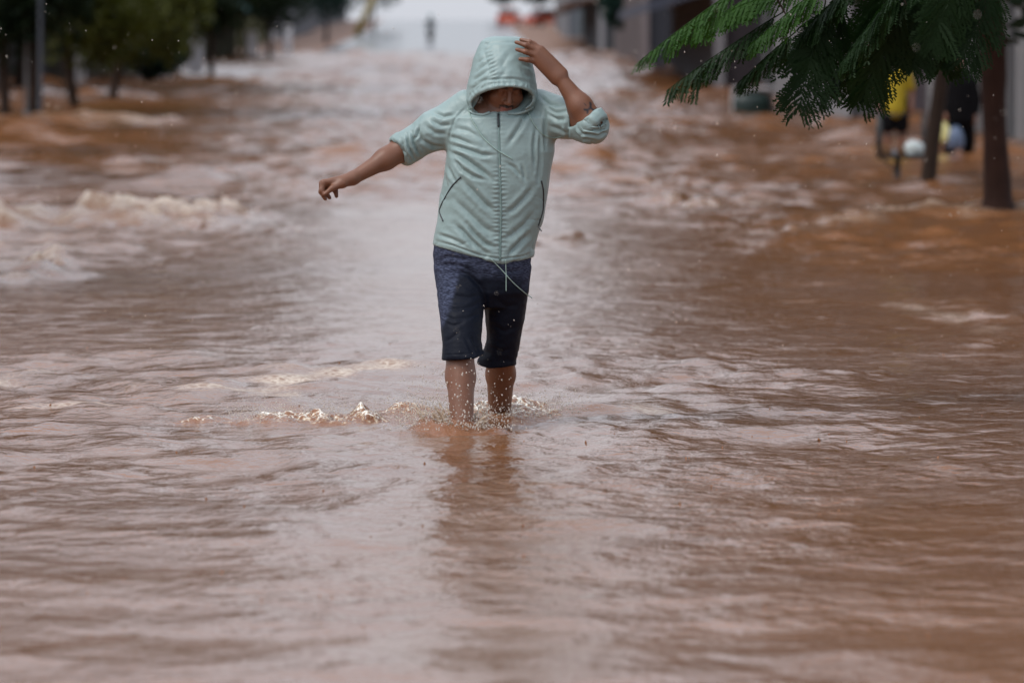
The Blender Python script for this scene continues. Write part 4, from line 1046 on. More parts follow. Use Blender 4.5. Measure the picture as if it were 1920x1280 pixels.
# rounded dark container at the kerb
b = G(1410, 217); sc = (b[1] + CAM_D) / FPX
ct = empty('litter_container', b); tag(ct, 'dark green rounded litter container with a pale hood standing in the flood', 'container')
w2 = 36 * sc; m = MB(); prof = [(-.2, .92), (0, .96), (.10, 1.0), (.30, 1.0), (.42, .93), (.48, .7), (.50, .3)]
vs, fs = [], []
for (z_, k_) in prof:
    for j in range(20):
        a_ = 2 * math.pi * j / 20; cx_, sy_ = math.cos(a_), math.sin(a_)
        vs.append((b[0] + w2 * k_ * np.sign(cx_) * abs(cx_) ** .6, b[1] + w2 * .8 * k_ * np.sign(sy_) * abs(sy_) ** .6, b[2] + z_))
for i in range(len(prof) - 1):
    for j in range(20): fs.append((i * 20 + j, i * 20 + (j + 1) % 20, (i + 1) * 20 + (j + 1) % 20, (i + 1) * 20 + j))
fs.append(tuple(range(len(prof) * 20 - 20, len(prof) * 20))); m.add(vs, fs); rel(m.build('bin_body', M_GREENBOX, None, True), ct)
m = MB(); m.box(b[0] - w2 * 1.05, b[0] + w2 * 1.05, b[1] + w2 * .85, b[1] + w2 * 1.0, b[2] - .2, b[2] + .62, .02); rel(m.build('back_panel', M_WHITE), ct)
m = MB(); m.box(b[0] - w2 * 1.08, b[0] + w2 * 1.08, b[1] - w2 * .5, b[1] + w2 * .84, b[2] + .56, b[2] + .62, .02); rel(m.build('hood_panel', mat('pale_grey_panel', (.45, .46, .5), .5), ), ct)
pole(1443, 214, -120, .085, M_DARK, 'dark thick pole right beside the rounded litter container')

# ------------------------------------------------------------------ people in the background
def small_person(base, height, skin, top, legs_mat, pose, label, hair=(0.015, 0.012, 0.01), facing=0.0, shorts=True, wide=1.0, dress=False):
    root = empty('person', base); tag(root, label, 'person')
    s_ = height / 1.72; x0, y0, z0 = base; rr = lambda q: np.array([x0 + q[0] * s_, y0 + q[1] * s_, z0 + q[2] * s_])
    g_ = SDF(rr((-.55, -.45, -.02)), rr((.55, .45, 1.78)), 0.0125)
    arms = pose['arms']
    for e, hipx in ((-1, -.09), (1, .09)):
        kx, ky = pose['knee'][0 if e < 0 else 1]
        g_.cone(rr((hipx, 0, .90)), rr((hipx + kx, ky, .48)), .085 * s_, .058 * s_, .04); g_.cone(rr((hipx + kx, ky, .48)), rr((hipx + kx, ky + .05, .08)), .055 * s_, .038 * s_, .03)
        g_.cone(rr((hipx + kx, ky + .06, .04)), rr((hipx + kx, ky - .12, .03)), .038 * s_, .03 * s_, .02)
        sh, el, ha = arms[0 if e < 0 else 1]
        g_.cone(rr(sh), rr(el), .050 * s_, .042 * s_, .04); g_.cone(rr(el), rr(ha), .040 * s_, .028 * s_, .03); g_.cone(rr(ha), rr(np.array(ha) + (0, 0, -.09)), .03 * s_, .022 * s_, .03)
    g_.cone(rr((0, 0, .95)), rr((0, 0, 1.32)), .13 * s_, .14 * s_, .06); g_.cone(rr((-.13, 0, 1.38)), rr((.13, 0, 1.38)), .07 * s_, .07 * s_, .06)
    g_.cone(rr((0, 0, 1.4)), rr((0, -.02, 1.55)), .055 * s_, .055 * s_, .03); g_.ell(rr((0, -.02, 1.61)), (.078 * s_, .095 * s_, .115 * s_), None, .02); g_.cone(rr((0, -.11, 1.60)), rr((0, -.125, 1.575)), .012, .015, .02)
    V_, Q_ = g_.mesh(1); o = mesh_obj('body', V_, Q_, mat('skin_far', skin, .5, .1), smooth=True); rel(o, root)
    def garment(name, fn, material):
        g2 = SDF(rr((-.6, -.45, -.02)), rr((.6, .45, 1.78)), 0.0125); fn(g2); V2, Q2 = g2.mesh(1)
        N2 = vnormals(V2, Q2); V2 = V2 + N2 * (0.012 * fbm(V2[:, 0] * 9, V2[:, 1] * 9, V2[:, 2] * 7, 3, 3, ridge=True))[:, None].astype(np.float32)
        rel(mesh_obj(name, V2, Q2, material, smooth=True), root)
    def shirt(g2):
        g2.cone(rr((0, 0, .86)), rr((0, 0, 1.30)), .165 * s_ * wide, .165 * s_ * wide, .05); g2.cone(rr((-.14, 0, 1.37)), rr((.14, 0, 1.37)), .085 * s_, .085 * s_, .06)
        for e in (0, 1):
            sh, el, ha = arms[e]; mid = np.array(sh) + (np.array(el) - np.array(sh)) * (1.0 if dress else .75); g2.cone(rr(sh), rr(mid), .075 * s_, .066 * s_, .04)
            if dress: g2.cone(rr(el), rr(np.array(el) + (np.array(ha) - np.array(el)) * .6), .062 * s_, .055 * s_, .03)
    garment('coat' if dress else 'shirt', shirt, top)
    def lower(g2):
        for e, hipx in ((-1, -.09), (1, .09)):
            kx, ky = pose['knee'][0 if e < 0 else 1]
            g2.cone(rr((hipx, 0, .93)), rr((hipx + kx * .8, ky * .8, .56 if shorts else .50)), .125 * s_, .105 * s_, .04)
            if not shorts: g2.cone(rr((hipx + kx, ky, .50)), rr((hipx + kx, ky + .04, .16)), .09 * s_, .075 * s_, .03)
    garment('shorts' if shorts else 'trousers', lower, legs_mat)
    def hairf(g2): g2.ell(rr((0, .015, 1.65)), (.088 * s_, .10 * s_, .095 * s_), None, .02)
    garment('hair', hairf, mat('hair_far', hair, .6))
    return root
M_YELLOW = mat('yellow_cotton', (0.36, 0.27, 0.012), 0.85, .12)
M_BLACKC = mat('black_cotton', (0.004, 0.004, 0.005), 0.9, .2, spec=.1)
b = G(1690, 283)
small_person((b[0], b[1] + 1.5, b[2] - .22), 1.68, (.20, .09, .055), M_YELLOW, M_BLACKC, {'arms': (((-.19, 0, 1.36), (-.27, .02, 1.10), (-.24, -.12, .88)), ((.19, 0, 1.36), (.27, .03, 1.10), (.25, -.08, .86))), 'knee': ((-.02, -.03), (.03, .02))},
             'person in a yellow shirt and dark shorts standing behind the metal waste basket', wide=1.12)
b = G(1797, 292)
small_person((b[0], b[1], b[2] - .30), 1.70, (.22, .10, .06), M_BLACKC, M_BLACKC, {'arms': (((-.19, 0, 1.36), (-.33, -.02, 1.10), (-.20, -.18, .86)), ((.19, 0, 1.36), (.26, .03, 1.08), (.22, -.10, .84))), 'knee': ((-.05, -.08), (.05, .05))},
             'person dressed all in black carrying plastic shopping bags between the two trunks', shorts=False, wide=1.5, dress=True)
hb = np.array([b[0] - .20, b[1] - .18, b[2] - .30 + .76])
blob_obj('shopping_bag', hb + (-.03, -.03, -.16), (.10, .08, .17), 8, mat('yellow_white_bag', (.62, .58, .25), .35, .35), 'pale yellow and white shopping bag hanging from the black-clad person\'s hand', 'bag')
blob_obj('shopping_bag', hb + (.13, -.02, -.24), (.13, .09, .19), 9, mat('blue_grey_bag', (.10, .14, .22), .35, .2), 'blue-grey shopping bag hanging in front of the black-clad person', 'bag')

# ------------------------------------------------------------------ houses and shop fronts along the street
def house(side, d0, d1, off, height, wall_col, name_label, trim=(0.55, 0.56, 0.6), seed=0, door_col=(0.02, 0.022, 0.025), awning=None, depth=9.0):
    r = np.random.default_rng(seed); y0, y1 = d0 - CAM_D, d1 - CAM_D; zb = float(ground_z(y0)) - .3; z1 = float(zprof(y0)) + height
    xf = street_x((y0 + y1) / 2) + (-11.9 - off if side < 0 else 7.2 + off); xb = xf + side * depth
    root = empty('building', (xf, y0, zb)); tag(root, name_label, 'building')
    mw = mat('wall_paint', [c * (.5 if side < 0 else (.3 if d0 < 200 else .6)) for c in wall_col], .85, .2, 1.5, spec=.2); mt = mat('trim_paint', [c * (.45 if side < 0 else .42) for c in trim], .7, .1); md = mat('door_paint', door_col, .5, .3); mg = mat('window_glass', (.02, .025, .03), .08)  # right-bank walls darkened in colour for the shade of overhanging trees
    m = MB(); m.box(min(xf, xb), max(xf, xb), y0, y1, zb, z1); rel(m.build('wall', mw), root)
    m = MB(); m.box(min(xf, xb) - .3, max(xf, xb) + .3, y0 - .3, y1 + .3, z1, z1 + .25); rel(m.build('roof', mt), root)
    zf = float(zprof(y0)); s_ = -side
    n = max(2, int((y1 - y0) / 4.2)); bay = (y1 - y0) / n
    for k in range(n):
        a_, b_ = y0 + bay * k + .5, y0 + bay * (k + 1) - .5; zg = float(zprof(a_))
        m = MB(); m.box(min(xf + s_ * .004, xf + s_ * .06), max(xf + s_ * .004, xf + s_ * .06), a_, b_, zg - .2, zg + 2.6); dr = rel(m.build('door' if k % 2 == 0 else 'shutter', md), root)
        m = MB(); m.box(min(xf, xf + s_ * .3), max(xf, xf + s_ * .3), y0 + bay * k - .18, y0 + bay * k + .18, zg - .3, zg + 3.0); rel(m.build('pilaster', mt), root)
        if height > 5:
            w_ = rel(MB().build('window', mt), root) if False else None
            m = MB(); m.box(min(xf + s_ * .004, xf + s_ * .05), max(xf + s_ * .004, xf + s_ * .05), a_ + .6, b_ - .6, zg + 3.9, zg + 5.1); wn = rel(m.build('window', mt), root)
            m = MB(); m.box(min(xf + s_ * .055, xf + s_ * .065), max(xf + s_ * .055, xf + s_ * .065), a_ + .7, b_ - .7, zg + 4.0, zg + 5.0); o = m.build('pane', mg); o.parent = wn
    # gable end facing down the street
    xs = sorted((xf, xb)); cx = (xs[0] + xs[1]) / 2
    for k, (u0, u1, za, zc, nm, mm) in enumerate(((.10, .34, 0, 2.4, 'door', md), (.46, .66, .9, 2.3, 'window', mg), (.76, .93, -.1, 2.7, 'shutter', md))):
        if side > 0: u0, u1 = 1 - u1, 1 - u0
        w_ = xs[1] - xs[0]; xa, xc = xs[1] - u1 * w_, xs[1] - u0 * w_
        m = MB(); m.box(xa, xc, y0 - .06, y0 - .004, zf + za - .2 * (za <= 0), zf + zc); rel(m.build(nm, mm), root)
        m = MB(); m.box(xa - .15, xc + .15, y0 - .12, y0 - .003, zf + zc + .004, zf + zc + .16); rel(m.build('lintel', mt), root)
    if awning:
        m = MB(); ya, yb = y0 + .3, y1 - .3; zz = zf + 3.0
        m.add([(xf, ya, zz), (xf, yb, zz), (xf + s_ * 2.2, yb, zz - .45), (xf + s_ * 2.2, ya, zz - .45), (xf, ya, zz - .06), (xf, yb, zz - .06), (xf + s_ * 2.2, yb, zz - .75), (xf + s_ * 2.2, ya, zz - .75)],
              [(0, 1, 2, 3), (7, 6, 5, 4), (3, 2, 6, 7), (0, 3, 7, 4), (1, 5, 6, 2), (0, 4, 5, 1)]); rel(m.build('awning', mat('awning_cloth', awning, .8, .15)), root)
    return root
house(-1, 152, 176, 2.5, 10.5, (.030, .032, .034), 'dark grey two-storey building behind the olive trees', seed=1, trim=(.4, .42, .45))
house(-1, 182, 206, 0.6, 7.2, (.040, .038, .034), 'low dark brown shop building beside the tall white gate pillar', seed=2, awning=(.03, .035, .035))
house(-1, 214, 246, 1.4, 7.0, (.022, .026, .028), 'charcoal two-storey building with white pilasters on the flooded kerb', seed=3, trim=(.55, .57, .62))
house(-1, 252, 292, 0.2, 4.5, (.03, .06, .062), 'low teal shop building where the flood ends', seed=4, trim=(.28, .29, .20), awning=(.02, .09, .085))
house(-1, 302, 350, 0.8, 7.5, (.06, .06, .065), 'grey two-storey building along the climbing wet road', seed=5, trim=(.35, .34, .16))
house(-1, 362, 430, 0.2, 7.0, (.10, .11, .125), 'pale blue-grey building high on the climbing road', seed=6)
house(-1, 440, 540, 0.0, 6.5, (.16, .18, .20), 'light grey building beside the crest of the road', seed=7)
house(1, 84, 112, 1.6, 10.5, (.30, .30, .31), 'pale grey building behind the people and the waste basket', seed=11, trim=(.6, .6, .62), door_col=(.05, .055, .06))
house(1, 120, 158, 0.9, 10.5, (.36, .37, .40), 'off-white two-storey building behind the hanging fronds', seed=12, trim=(.65, .66, .7), door_col=(.06, .05, .06))
house(1, 166, 214, 0.4, 4.4, (.10, .085, .10), 'low mauve-grey shop building past the litter container', seed=13, trim=(.42, .42, .46), awning=(.05, .06, .09))
house(1, 226, 290, 0.2, 7.0, (.055, .06, .075), 'dark blue-grey building on the right of the flood edge', seed=14, trim=(.38, .33, .34))
house(1, 300, 372, 0.3, 7.0, (.09, .10, .11), 'grey two-storey building by the parked motor scooter', seed=15, awning=(.10, .05, .03))
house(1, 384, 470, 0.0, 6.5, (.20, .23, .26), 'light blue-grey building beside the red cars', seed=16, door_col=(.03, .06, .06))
for (px_, d_, off, wid, hgt, ml, lab, sd_) in ((395, 196, .9, 1.3, 2.0, M_DARKLEAF, 'dark street tree in front of the low brown shop', 71), (505, 262, .9, 1.7, 2.3, M_DARKLEAF, 'dark street tree by the teal shop building', 72),
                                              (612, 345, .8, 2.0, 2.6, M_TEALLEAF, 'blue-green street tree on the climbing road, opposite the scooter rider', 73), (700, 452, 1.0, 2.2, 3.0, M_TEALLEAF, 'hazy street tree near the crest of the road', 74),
                                              (1008, 505, .5, 1.6, 1.6, M_DARKLEAF, 'dark bush-like tree behind the red cars', 75), (945, 520, .5, 1.4, 1.5, M_DARKLEAF, 'dark green tree standing over the first red car', 76), (1175, 262, .6, 1.1, 1.8, M_TEALLEAF, 'dark tree beside the blue-grey building at the flood edge', 77)):
    yy = d_ - CAM_D; xx = (px_ - 960) / FPX * d_; zz = float(ground_z(yy))
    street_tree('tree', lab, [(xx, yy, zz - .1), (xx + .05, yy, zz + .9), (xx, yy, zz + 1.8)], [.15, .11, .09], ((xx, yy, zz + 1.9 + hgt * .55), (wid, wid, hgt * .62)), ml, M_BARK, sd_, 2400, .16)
b = G(456, 106); pole(455, 107, -120, .13, mat('mossy_pole', (.075, .075, .03), .8), 'mossy yellow-green pole in front of the dark shops')
b = G(600, 78); o = empty('leaning_pole', b); tag(o, 'yellowish pole leaning right beside the climbing road', 'pole')
m = MB(); m.tube([P(668, 60, b[1]) + (0, 0, -.3), P(690, 20, b[1]), P(712, -30, b[1])], [.26, .24, .2], 10); rel(m.build('shaft', mat('ochre_pole', (.22, .17, .05), .8), None, True), o)

# ---- vehicles far up the street
def car(px_, py_, rz, label, col):
    b = G(px_, py_); root = empty('car', b, 0); tag(root, label, 'car')
    paint = mat('car_paint', col, .3, .05); gl = mat('car_glass', (.02, .03, .035), .05); rub = mat('tyre_rubber', (.02, .02, .02), .8)
    def ext(prof, w0, w1, name, mm):
        vs, fs, n = [], [], len(prof)
        for e, w_ in ((-1, w0), (1, w1)):
            vs += [(x, e * w_, z) for x, z in prof]
        for i in range(n): fs.append((i, (i + 1) % n, n + (i + 1) % n, n + i))
        fs += [tuple(range(n))[::-1], tuple(range(n, 2 * n))]; o = mesh_obj(name, vs, fs, mm); o.parent = root; return o
    ext([(-2.0, .28), (-2.05, .60), (-1.95, .88), (-1.2, .95), (1.0, .95), (1.85, .80), (2.05, .58), (2.0, .28)], .82, .82, 'body', paint)
    ext([(-1.75, .952), (-1.35, 1.42), (.15, 1.45), (.95, .952)], .70, .70, 'cabin', gl)
    ext([(-1.36, 1.43), (.16, 1.455), (.10, 1.50), (-1.30, 1.48)], .69, .69, 'roof', paint)
    for e in (-1, 1):
        for xw in (-1.25, 1.28):
            m = MB(); m.tube([(xw, e * .66, .30), (xw, e * .845, .30)], .30, 16); o = m.build('wheel', rub); o.parent = root
        m = MB(); m.box(-2.075, -2.02, e * .62 - .14, e * .62 + .14, .62, .80, .01); o = m.build('tail_light', mat('tail_light', (.5, .02, .015), .2)); o.parent = root
        m = MB(); m.box(2.0, 2.07, e * .60 - .15, e * .60 + .15, .56, .70, .01); o = m.build('headlight', M_WHITE); o.parent = root
    root.rotation_euler = (0, 0, rz)
car(956, 50, math.radians(82), 'orange-red car seen end-on near the crest of the road', (.55, .09, .03))
car(1032, 51, math.radians(28), 'brick-red car standing across the road beside the orange-red one', (.42, .09, .05))
def scooter(px_, py_, label, plabel, coat, helmet):
    b = G(px_, py_); root = empty('motor_scooter', b); tag(root, label, 'scooter'); rub = mat('scooter_rubber', (.015, .015, .015), .8); bodym = mat('scooter_paint', (.02, .025, .03), .35)
    q = lambda x, y, z: (b[0] + x, b[1] + y, b[2] + z)
    for yy in (-.62, .62):
        vs = []; m = MB()
        for i in range(16):
            a_ = 2 * math.pi * i / 16; m.tube([q(0, yy + .25 * math.cos(a_), .28 + .25 * math.sin(a_)), q(0, yy + .25 * math.cos(a_ + .42), .28 + .25 * math.sin(a_ + .42))], .055, 6)
        rel(m.build('wheel', rub), root)
    m = MB(); m.tube([q(0, -.62, .28), q(0, -.45, .75), q(0, -.38, 1.02)], [.05, .06, .04], 8); rel(m.build('fork', bodym), root)
    m = MB(); m.tube([q(-.34, -.36, 1.04), q(0, -.40, 1.0), q(.34, -.36, 1.04)], .022, 6); rel(m.build('handlebar', rub), root)
    m = MB(); m.tube([q(0, -.42, .55), q(0, -.1, .38), q(0, .3, .5), q(0, .75, .66)], [.24, .22, .24, .14], 10); rel(m.build('frame_body', bodym, None, True), root)
    m = MB(); m.tube([q(0, -.05, .74), q(0, .3, .78), q(0, .7, .80)], [.10, .13, .11], 10); rel(m.build('seat', rub, None, True), root)
    m = MB(); m.tube([q(0, -.50, .80), q(0, -.54, .80)], [.09, .08], 12); rel(m.build('headlight', M_WHITE), root)
    # rider, seated, facing the camera
    pr = empty('person', (b[0], b[1] + .15, b[2] + .80)); tag(pr, plabel, 'person')
    g_ = SDF(np.array(q(-.5, -.6, .2)), np.array(q(.5, .7, 1.85)), .02)
    for e in (-1, 1):
        g_.cone(q(.10 * e, .22, .88), q(.17 * e, -.22, .82), .09, .07, .05); g_.cone(q(.17 * e, -.22, .82), q(.16 * e, -.12, .42), .065, .05, .04); g_.cone(q(.16 * e, -.10, .38), q(.16 * e, -.28, .36), .045, .04, .03)
        g_.cone(q(.19 * e, .14, 1.36), q(.32 * e, -.02, 1.14), .06, .05, .04); g_.cone(q(.32 * e, -.02, 1.14), q(.31 * e, -.34, 1.08), .045, .035, .03)
    g_.cone(q(0, .24, .92), q(0, .16, 1.34), .15, .16, .06); g_.cone(q(0, .15, 1.42), q(0, .12, 1.56), .06, .06, .04); g_.ell(np.array(q(0, .10, 1.62)), (.09, .11, .12))
    V_, Q_ = g_.mesh(1); rel(mesh_obj('body', V_, Q_, mat('rider_clothes', coat, .7, .2), smooth=True), pr)
    g_ = SDF(np.array(q(-.3, -.3, 1.4)), np.array(q(.3, .4, 1.9)), .015); g_.ell(np.array(q(0, .11, 1.66)), (.125, .15, .135)); V_, Q_ = g_.mesh(1); rel(mesh_obj('helmet', V_, Q_, mat('helmet_shell', helmet, .25), smooth=True), pr)
scooter(807, 82, 'dark motor scooter coming down the middle of the wet road', 'helmeted rider sitting on the scooter in the middle of the road', (.02, .035, .04), (.10, .22, .24))
scooter(1120, 88, 'motor scooter near the grey building on the kerb side of the road', 'rider in blue-grey on the scooter near the grey building', (.10, .11, .16), (.30, .32, .38))

# ------------------------------------------------------------------ broken water round the legs, spray and rain
def foam_material():
    m, t, p = new_mat('churned_foam'); L = t.links; tc = t.nodes.new('ShaderNodeTexCoord')
    n1 = t.nodes.new('ShaderNodeTexNoise'); n1.inputs['Scale'].default_value = 48.0; n1.inputs['Detail'].default_value = 8; n1.inputs['Roughness'].default_value = .7
    L.new(tc.outputs['Object'], n1.inputs['Vector'])
    at = t.nodes.new('ShaderNodeAttribute'); at.attribute_name = 'foam'
    fo = lace(t, tc, 24.0, at.outputs['Fac'], 1.0); ma = t.nodes.new('ShaderNodeMath'); ma.operation = 'ADD'; ma2 = t.nodes.new('ShaderNodeMath'); ma2.operation = 'MULTIPLY'; ma2.inputs[1].default_value = .85; L.new(fo, ma2.inputs[0]); L.new(n1.outputs['Fac'], ma.inputs[0]); L.new(ma2.outputs[0], ma.inputs[1])
    cr = t.nodes.new('ShaderNodeValToRGB'); e = cr.color_ramp.elements
    e[0].position = .62; e[0].color = (.23, .105, .055, 1); e[1].position = .93; e[1].color = (.86, .83, .76, 1)
    k = cr.color_ramp.elements.new(.74); k.color = (.33, .19, .105, 1); k = cr.color_ramp.elements.new(.82); k.color = (.58, .47, .34, 1)
    L.new(ma.outputs[0], cr.inputs[0]); L.new(cr.outputs[0], p.inputs['Base Color'])
    n2 = t.nodes.new('ShaderNodeTexVoronoi'); n2.inputs['Scale'].default_value = 85.0; L.new(tc.outputs['Object'], n2.inputs['Vector'])
    b_ = t.nodes.new('ShaderNodeBump'); b_.inputs['Strength'].default_value = .4; b_.inputs['Distance'].default_value = .006
    L.new(n2.outputs['Distance'], b_.inputs['Height']); L.new(b_.outputs['Normal'], p.inputs['Normal'])
    p.inputs['Roughness'].default_value = .12; p.inputs['IOR'].default_value = 1.33
    return m
M_FOAM = foam_material()
fx, fy = np.arange(-1.55, 0.62, .0075), np.arange(-0.75, 1.35, .0085)
gx, gy = np.meshgrid(fx, fy, indexing='ij'); X_, Y_ = gx.ravel(), gy.ravel()
line = [G(a_, b_) for a_, b_ in ((325, 788), (430, 787), (520, 783), (640, 780), (760, 778), (860, 782), (940, 772), (1020, 772), (1095, 770))]
env = np.zeros(len(X_)); hgt = [.046, .060, .080, .085, .095, .065, .065, .055, .018]; wid = [.12, .18, .30, .40, .46, .34, .40, .34, .18]
cx_ = np.interp(X_, [q[0] for q in line], np.arange(len(line)), left=-1, right=len(line))
cy_ = np.interp(X_, [q[0] for q in line], [q[1] for q in line]); hh_ = np.interp(X_, [q[0] for q in line], hgt); ww_ = np.interp(X_, [q[0] for q in line], wid)
endf = sstep(line[0][0] - .04, line[0][0] + .08, X_) * (1 - sstep(line[-1][0] - .15, line[-1][0] + .04, X_))
wob = .10 * noise(X_ * 3.5, Y_ * 0 + 3, seed=77)
e0 = np.exp(-(np.abs(Y_ - cy_ - wob) / ww_) ** 2.2) * endf
r1 = fbm(X_ * 7 + .5 * noise(X_ * 6, Y_ * 5, seed=83), Y_ * 4.2, octs=5, seed=81, ridge=True); r2 = fbm(X_ * 34, Y_ * 26, octs=3, seed=86, ridge=True)
patch = sstep(-.55, .35, noise(X_ * 4.5, Y_ * 3.0, seed=91) + .35 * noise(X_ * 11, Y_ * 8, seed=92) + .25 * sstep(-.6, -.1, X_) + .35 * sstep(-.75, -1.0, X_))
hf = hh_ * e0 * (0.22 + 0.60 * r1) * (.35 + .65 * patch) + .007 * e0 * r2 * (.3 + .7 * patch)
# second low ridge behind, and the water piled against the front shin
l2 = [G(600, 712), G(760, 688)]
fr = P(866, 803, -0.32); dd_ = np.hypot(X_ - fr[0], (Y_ + 0.32) * .9)
hf += .060 * np.exp(-(dd_ / .075) ** 2) * (.8 + .3 * r1) + .028 * np.exp(-((dd_ - .15) / .05) ** 2) * (.5 + r1)
rl = np.hypot(X_ - P(938, 772, .38)[0], Y_ - .38); hf += .035 * np.exp(-(rl / .10) ** 2) * (.7 + .5 * r1)
fo_ = np.clip(.55 * e0 * (r1 * .7 + .35) * (.35 + .65 * patch) + .35 * e0 * r2 + .15 * np.exp(-(rl / .16) ** 2) - .30 * np.exp(-(dd_ / .10) ** 2), 0, .8)
keep = (hf > .004)
hz_ = np.array([water_h(a_, b_) for a_, b_ in zip(X_[::1], Y_[::1])]) if False else np.interp(Y_, WY, Z.reshape(nx, ny)[nx // 2]) * 0
# sit the patch on the water: bilinear sample of the water sheet
ixf = np.clip(np.searchsorted(WX, X_) - 1, 0, nx - 2); iyf = np.clip(np.searchsorted(WY, Y_) - 1, 0, ny - 2)
tx = (X_ - WX[ixf]) / (WX[ixf + 1] - WX[ixf]); ty = (Y_ - WY[iyf]) / (WY[iyf + 1] - WY[iyf]); ZG = Z.reshape(nx, ny)
wz = ZG[ixf, iyf] * (1 - tx) * (1 - ty) + ZG[ixf + 1, iyf] * tx * (1 - ty) + ZG[ixf, iyf + 1] * (1 - tx) * ty + ZG[ixf + 1, iyf + 1] * tx * ty
zf_ = wz + hf - .006
n2_ = len(fy); ii = np.arange(len(X_)).reshape(len(fx), n2_)
Qf = np.stack([ii[:-1, :-1], ii[1:, :-1], ii[1:, 1:], ii[:-1, 1:]], -1).reshape(-1, 4); Qf = Qf[keep[Qf].any(1)]
used = np.unique(Qf); remap = np.full(len(X_), -1); remap[used] = np.arange(len(used))
o = mesh_obj('foam', np.stack([X_, Y_, zf_], 1)[used], remap[Qf], M_FOAM, smooth=True)
a = o.data.attributes.new('foam', 'FLOAT', 'POINT'); a.data.foreach_set('value', fo_[used].astype(np.float32))
tag(o, 'churned tan foam where the wading legs break the brown water', 'foam', kind='stuff')

M_SPRAY = mat('spray_water', (.80, .74, .66), .08, .1, 20, spec=.6, trans=.55)
M_SHEET = mat('splash_sheet', (.66, .52, .38), .10, .2, 30, .6, 60.0, trans=.45)
def splash_tongues(name, center, n, hfun, r0, seed, label):
    """ragged crown: tongues of muddy water curving outwards, joined low down by a web"""
    r_ = np.random.default_rng(seed); m = MB(); ring = []
    for i in range(n):
        a_ = 2 * math.pi * (i + r_.uniform(-.3, .3)) / n; H_ = hfun(a_) * r_.uniform(.45, 1.15); fl = r_.uniform(.25, .75); rb = r0 * r_.uniform(.85, 1.2)
        d_ = np.array([math.cos(a_), math.sin(a_) * .85, 0]); sd2 = np.array([-d_[1], d_[0], 0]) * r_.uniform(-.25, .25)
        pts_ = [center + d_ * (rb + fl * H_ * t ** 1.6) + sd2 * H_ * t + np.array([0, 0, -.012 + H_ * (1.25 * t - .35 * t * t)]) for t in np.linspace(0, 1, 7)]
        w0 = r_.uniform(.009, .019); m.tube(pts_, [w0, w0 * .85, w0 * .6, w0 * .42, w0 * .3, w0 * .26, w0 * .12], 7); ring.append((a_, pts_))
        e_ = pts_[-1]
        for q in range(3): tips.append((e_ + r_.normal(0, .008, 3) + d_ * .006 * q + np.array([0, 0, .006 * q]), r_.uniform(.0012, .0032)))
    for (a0, p0), (a1, p1) in zip(ring, ring[1:] + ring[:1]):
        k_ = 5; vs = [q for j in range(k_) for q in (p0[j], (p0[j] + p1[j]) / 2 - np.array([0, 0, .010 * j]), p1[j])]
        m.add(vs, [(j * 3 + c, j * 3 + c + 1, j * 3 + c + 4, j * 3 + c + 3) for j in range(k_ - 1) for c in (0, 1)])
    return tag(m.build(name, M_SHEET, None, True), label, 'splash', kind='stuff')
tips = []
fc = np.array([fr[0], -.32, 0.0]); rc = np.array([P(938, 772, .38)[0], .38, 0.0])
splash_tongues('splash', fc, 30, lambda a_: .045 + .095 * max(0, math.cos(a_ - math.radians(165))) ** 1.5 + .05 * max(0, math.cos(a_ - math.radians(40))) - .012 * max(0, -math.sin(a_)), .070, 3, 'muddy crown of water thrown up round the front shin')
splash_tongues('splash', fc + (-.12, .02, .02), 14, lambda a_: .035 + .05 * max(0, math.cos(a_ - math.radians(150))), .03, 5, 'ragged burst of muddy water beside the front shin')
splash_tongues('splash', rc, 22, lambda a_: .03 + .025 * abs(math.cos(a_)), .062, 12, 'small ragged splash round the rear shin')

def drops(name, pts, rad, stretch, material, label, cat):
    bm = bmesh.new(); bmesh.ops.create_icosphere(bm, subdivisions=1, radius=1.0)
    base = np.array([v.co[:] for v in bm.verts]); fc_ = np.array([[v.index for v in f.verts] for f in bm.faces]); bm.free()
    V_ = (base[None] * (rad[:, None, None] * np.array([1, 1, 1.0])[None, None]) * np.stack([np.ones_like(stretch), np.ones_like(stretch), stretch], 1)[:, None] + pts[:, None]).reshape(-1, 3)
    F_ = (fc_[None] + (np.arange(len(pts)) * len(base))[:, None, None]).reshape(-1, 3)
    o = mesh_obj(name, V_, F_, material, smooth=True); tag(o, label, cat, kind='stuff'); return o
r = np.random.default_rng(5)
def cloud(n, c, sx, sy, hmean, hmax, rmin, rmax):
    p = np.stack([r.normal(c[0], sx, n), r.normal(c[1], sy, n), np.minimum(r.exponential(hmean, n), hmax)], 1)
    return p, rmin + (rmax - rmin) * r.random(n) ** 2.2
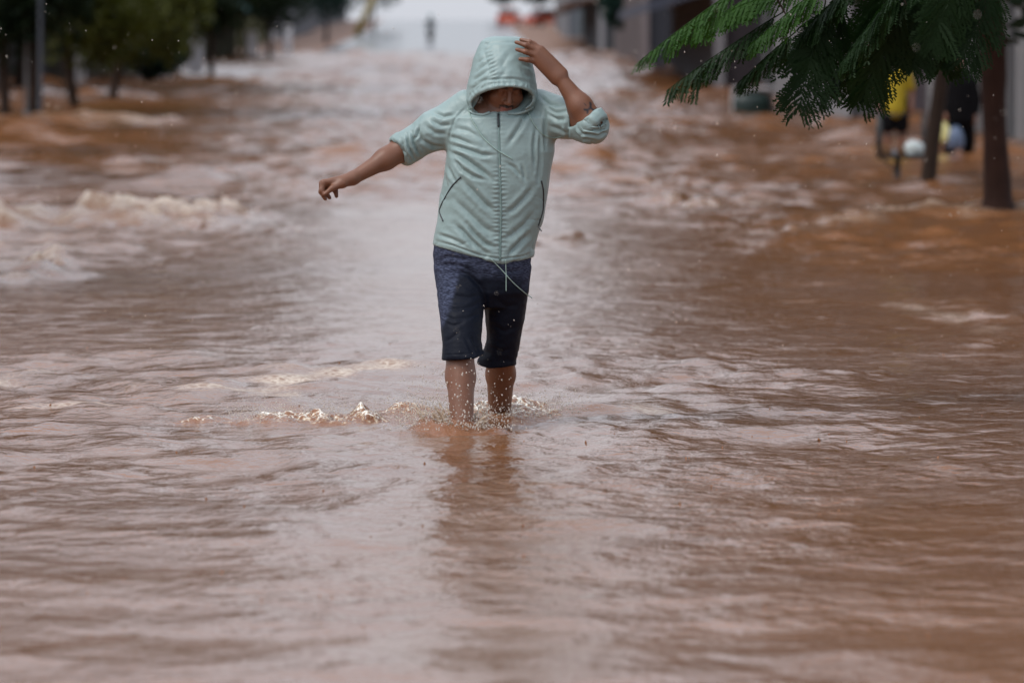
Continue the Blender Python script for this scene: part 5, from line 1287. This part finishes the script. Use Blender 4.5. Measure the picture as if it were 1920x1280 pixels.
parts = [cloud(1500, fc + (-.02, -.02, 0), .11, .09, .055, .34, .0009, .0042), cloud(800, fc + (-.14, .02, 0), .06, .06, .06, .24, .0009, .0038), cloud(650, rc + (0, -.1, 0), .10, .08, .055, .30, .0009, .0036),
         cloud(120, (fc + rc) / 2 + (0, -.22, .1), .10, .05, .16, .48, .0008, .0028)]
npt = 4200; tt = r.integers(1, len(line) - 1, npt); u_ = r.random(npt)
lp = np.array(line); mid_ = lp[tt] + (lp[np.minimum(tt + 1, len(lp) - 1)] - lp[tt]) * u_[:, None]
parts.append((np.stack([mid_[:, 0] + r.normal(0, .03, npt), mid_[:, 1] + r.normal(0, .22, npt), .008 + r.exponential(.022, npt)], 1), .0007 + .0026 * r.random(npt) ** 3))
parts.append((np.array([q[0] for q in tips]), np.array([q[1] for q in tips])))
pts = np.concatenate([q[0] for q in parts]); rad = np.concatenate([q[1] for q in parts])
drops('spray', pts, rad, 1 + .6 * r.random(len(pts)), M_SPRAY, 'spray of droplets flying up round the wading legs', 'spray')
nr = 1300; dr_ = 13 + 24 * r.random(nr); px_ = r.uniform(-450, 2370, nr); py_ = r.uniform(-20, 760, nr)
pts = np.array([P(a_, b_, c_ - CAM_D) for a_, b_, c_ in zip(px_, py_, dr_)]); okk = pts[:, 2] > .05
drops('rain', pts[okk], (.0007 + .0013 * r.random(nr) ** 2)[okk], (1.4 + 1.2 * r.random(nr))[okk], M_SPRAY, 'scattered raindrops falling over the flooded street', 'rain')
# little crowns where drops hit the water
m = MB(); r = np.random.default_rng(9)
for k in range(90):
    px_, py_ = r.uniform(-60, 1980), 806 + 440 * r.random() ** 1.6 if k % 3 else r.uniform(600, 800)
    c = G(px_, py_); z0 = water_h(c[0], c[1]); s_ = r.uniform(.002, .005)
    m.tube([(c[0], c[1], z0 - .006), (c[0] + r.normal(0, .001), c[1], z0 + s_ * .5), (c[0] + r.normal(0, .002), c[1], z0 + s_ * r.uniform(.9, 1.6))], [s_ * 1.5, s_ * .7, s_ * .25], 6)
o = m.build('raindrop_splashes', M_WATER, None, True); tag(o, 'tiny raindrop splashes pocking the brown water', 'splash', kind='stuff')
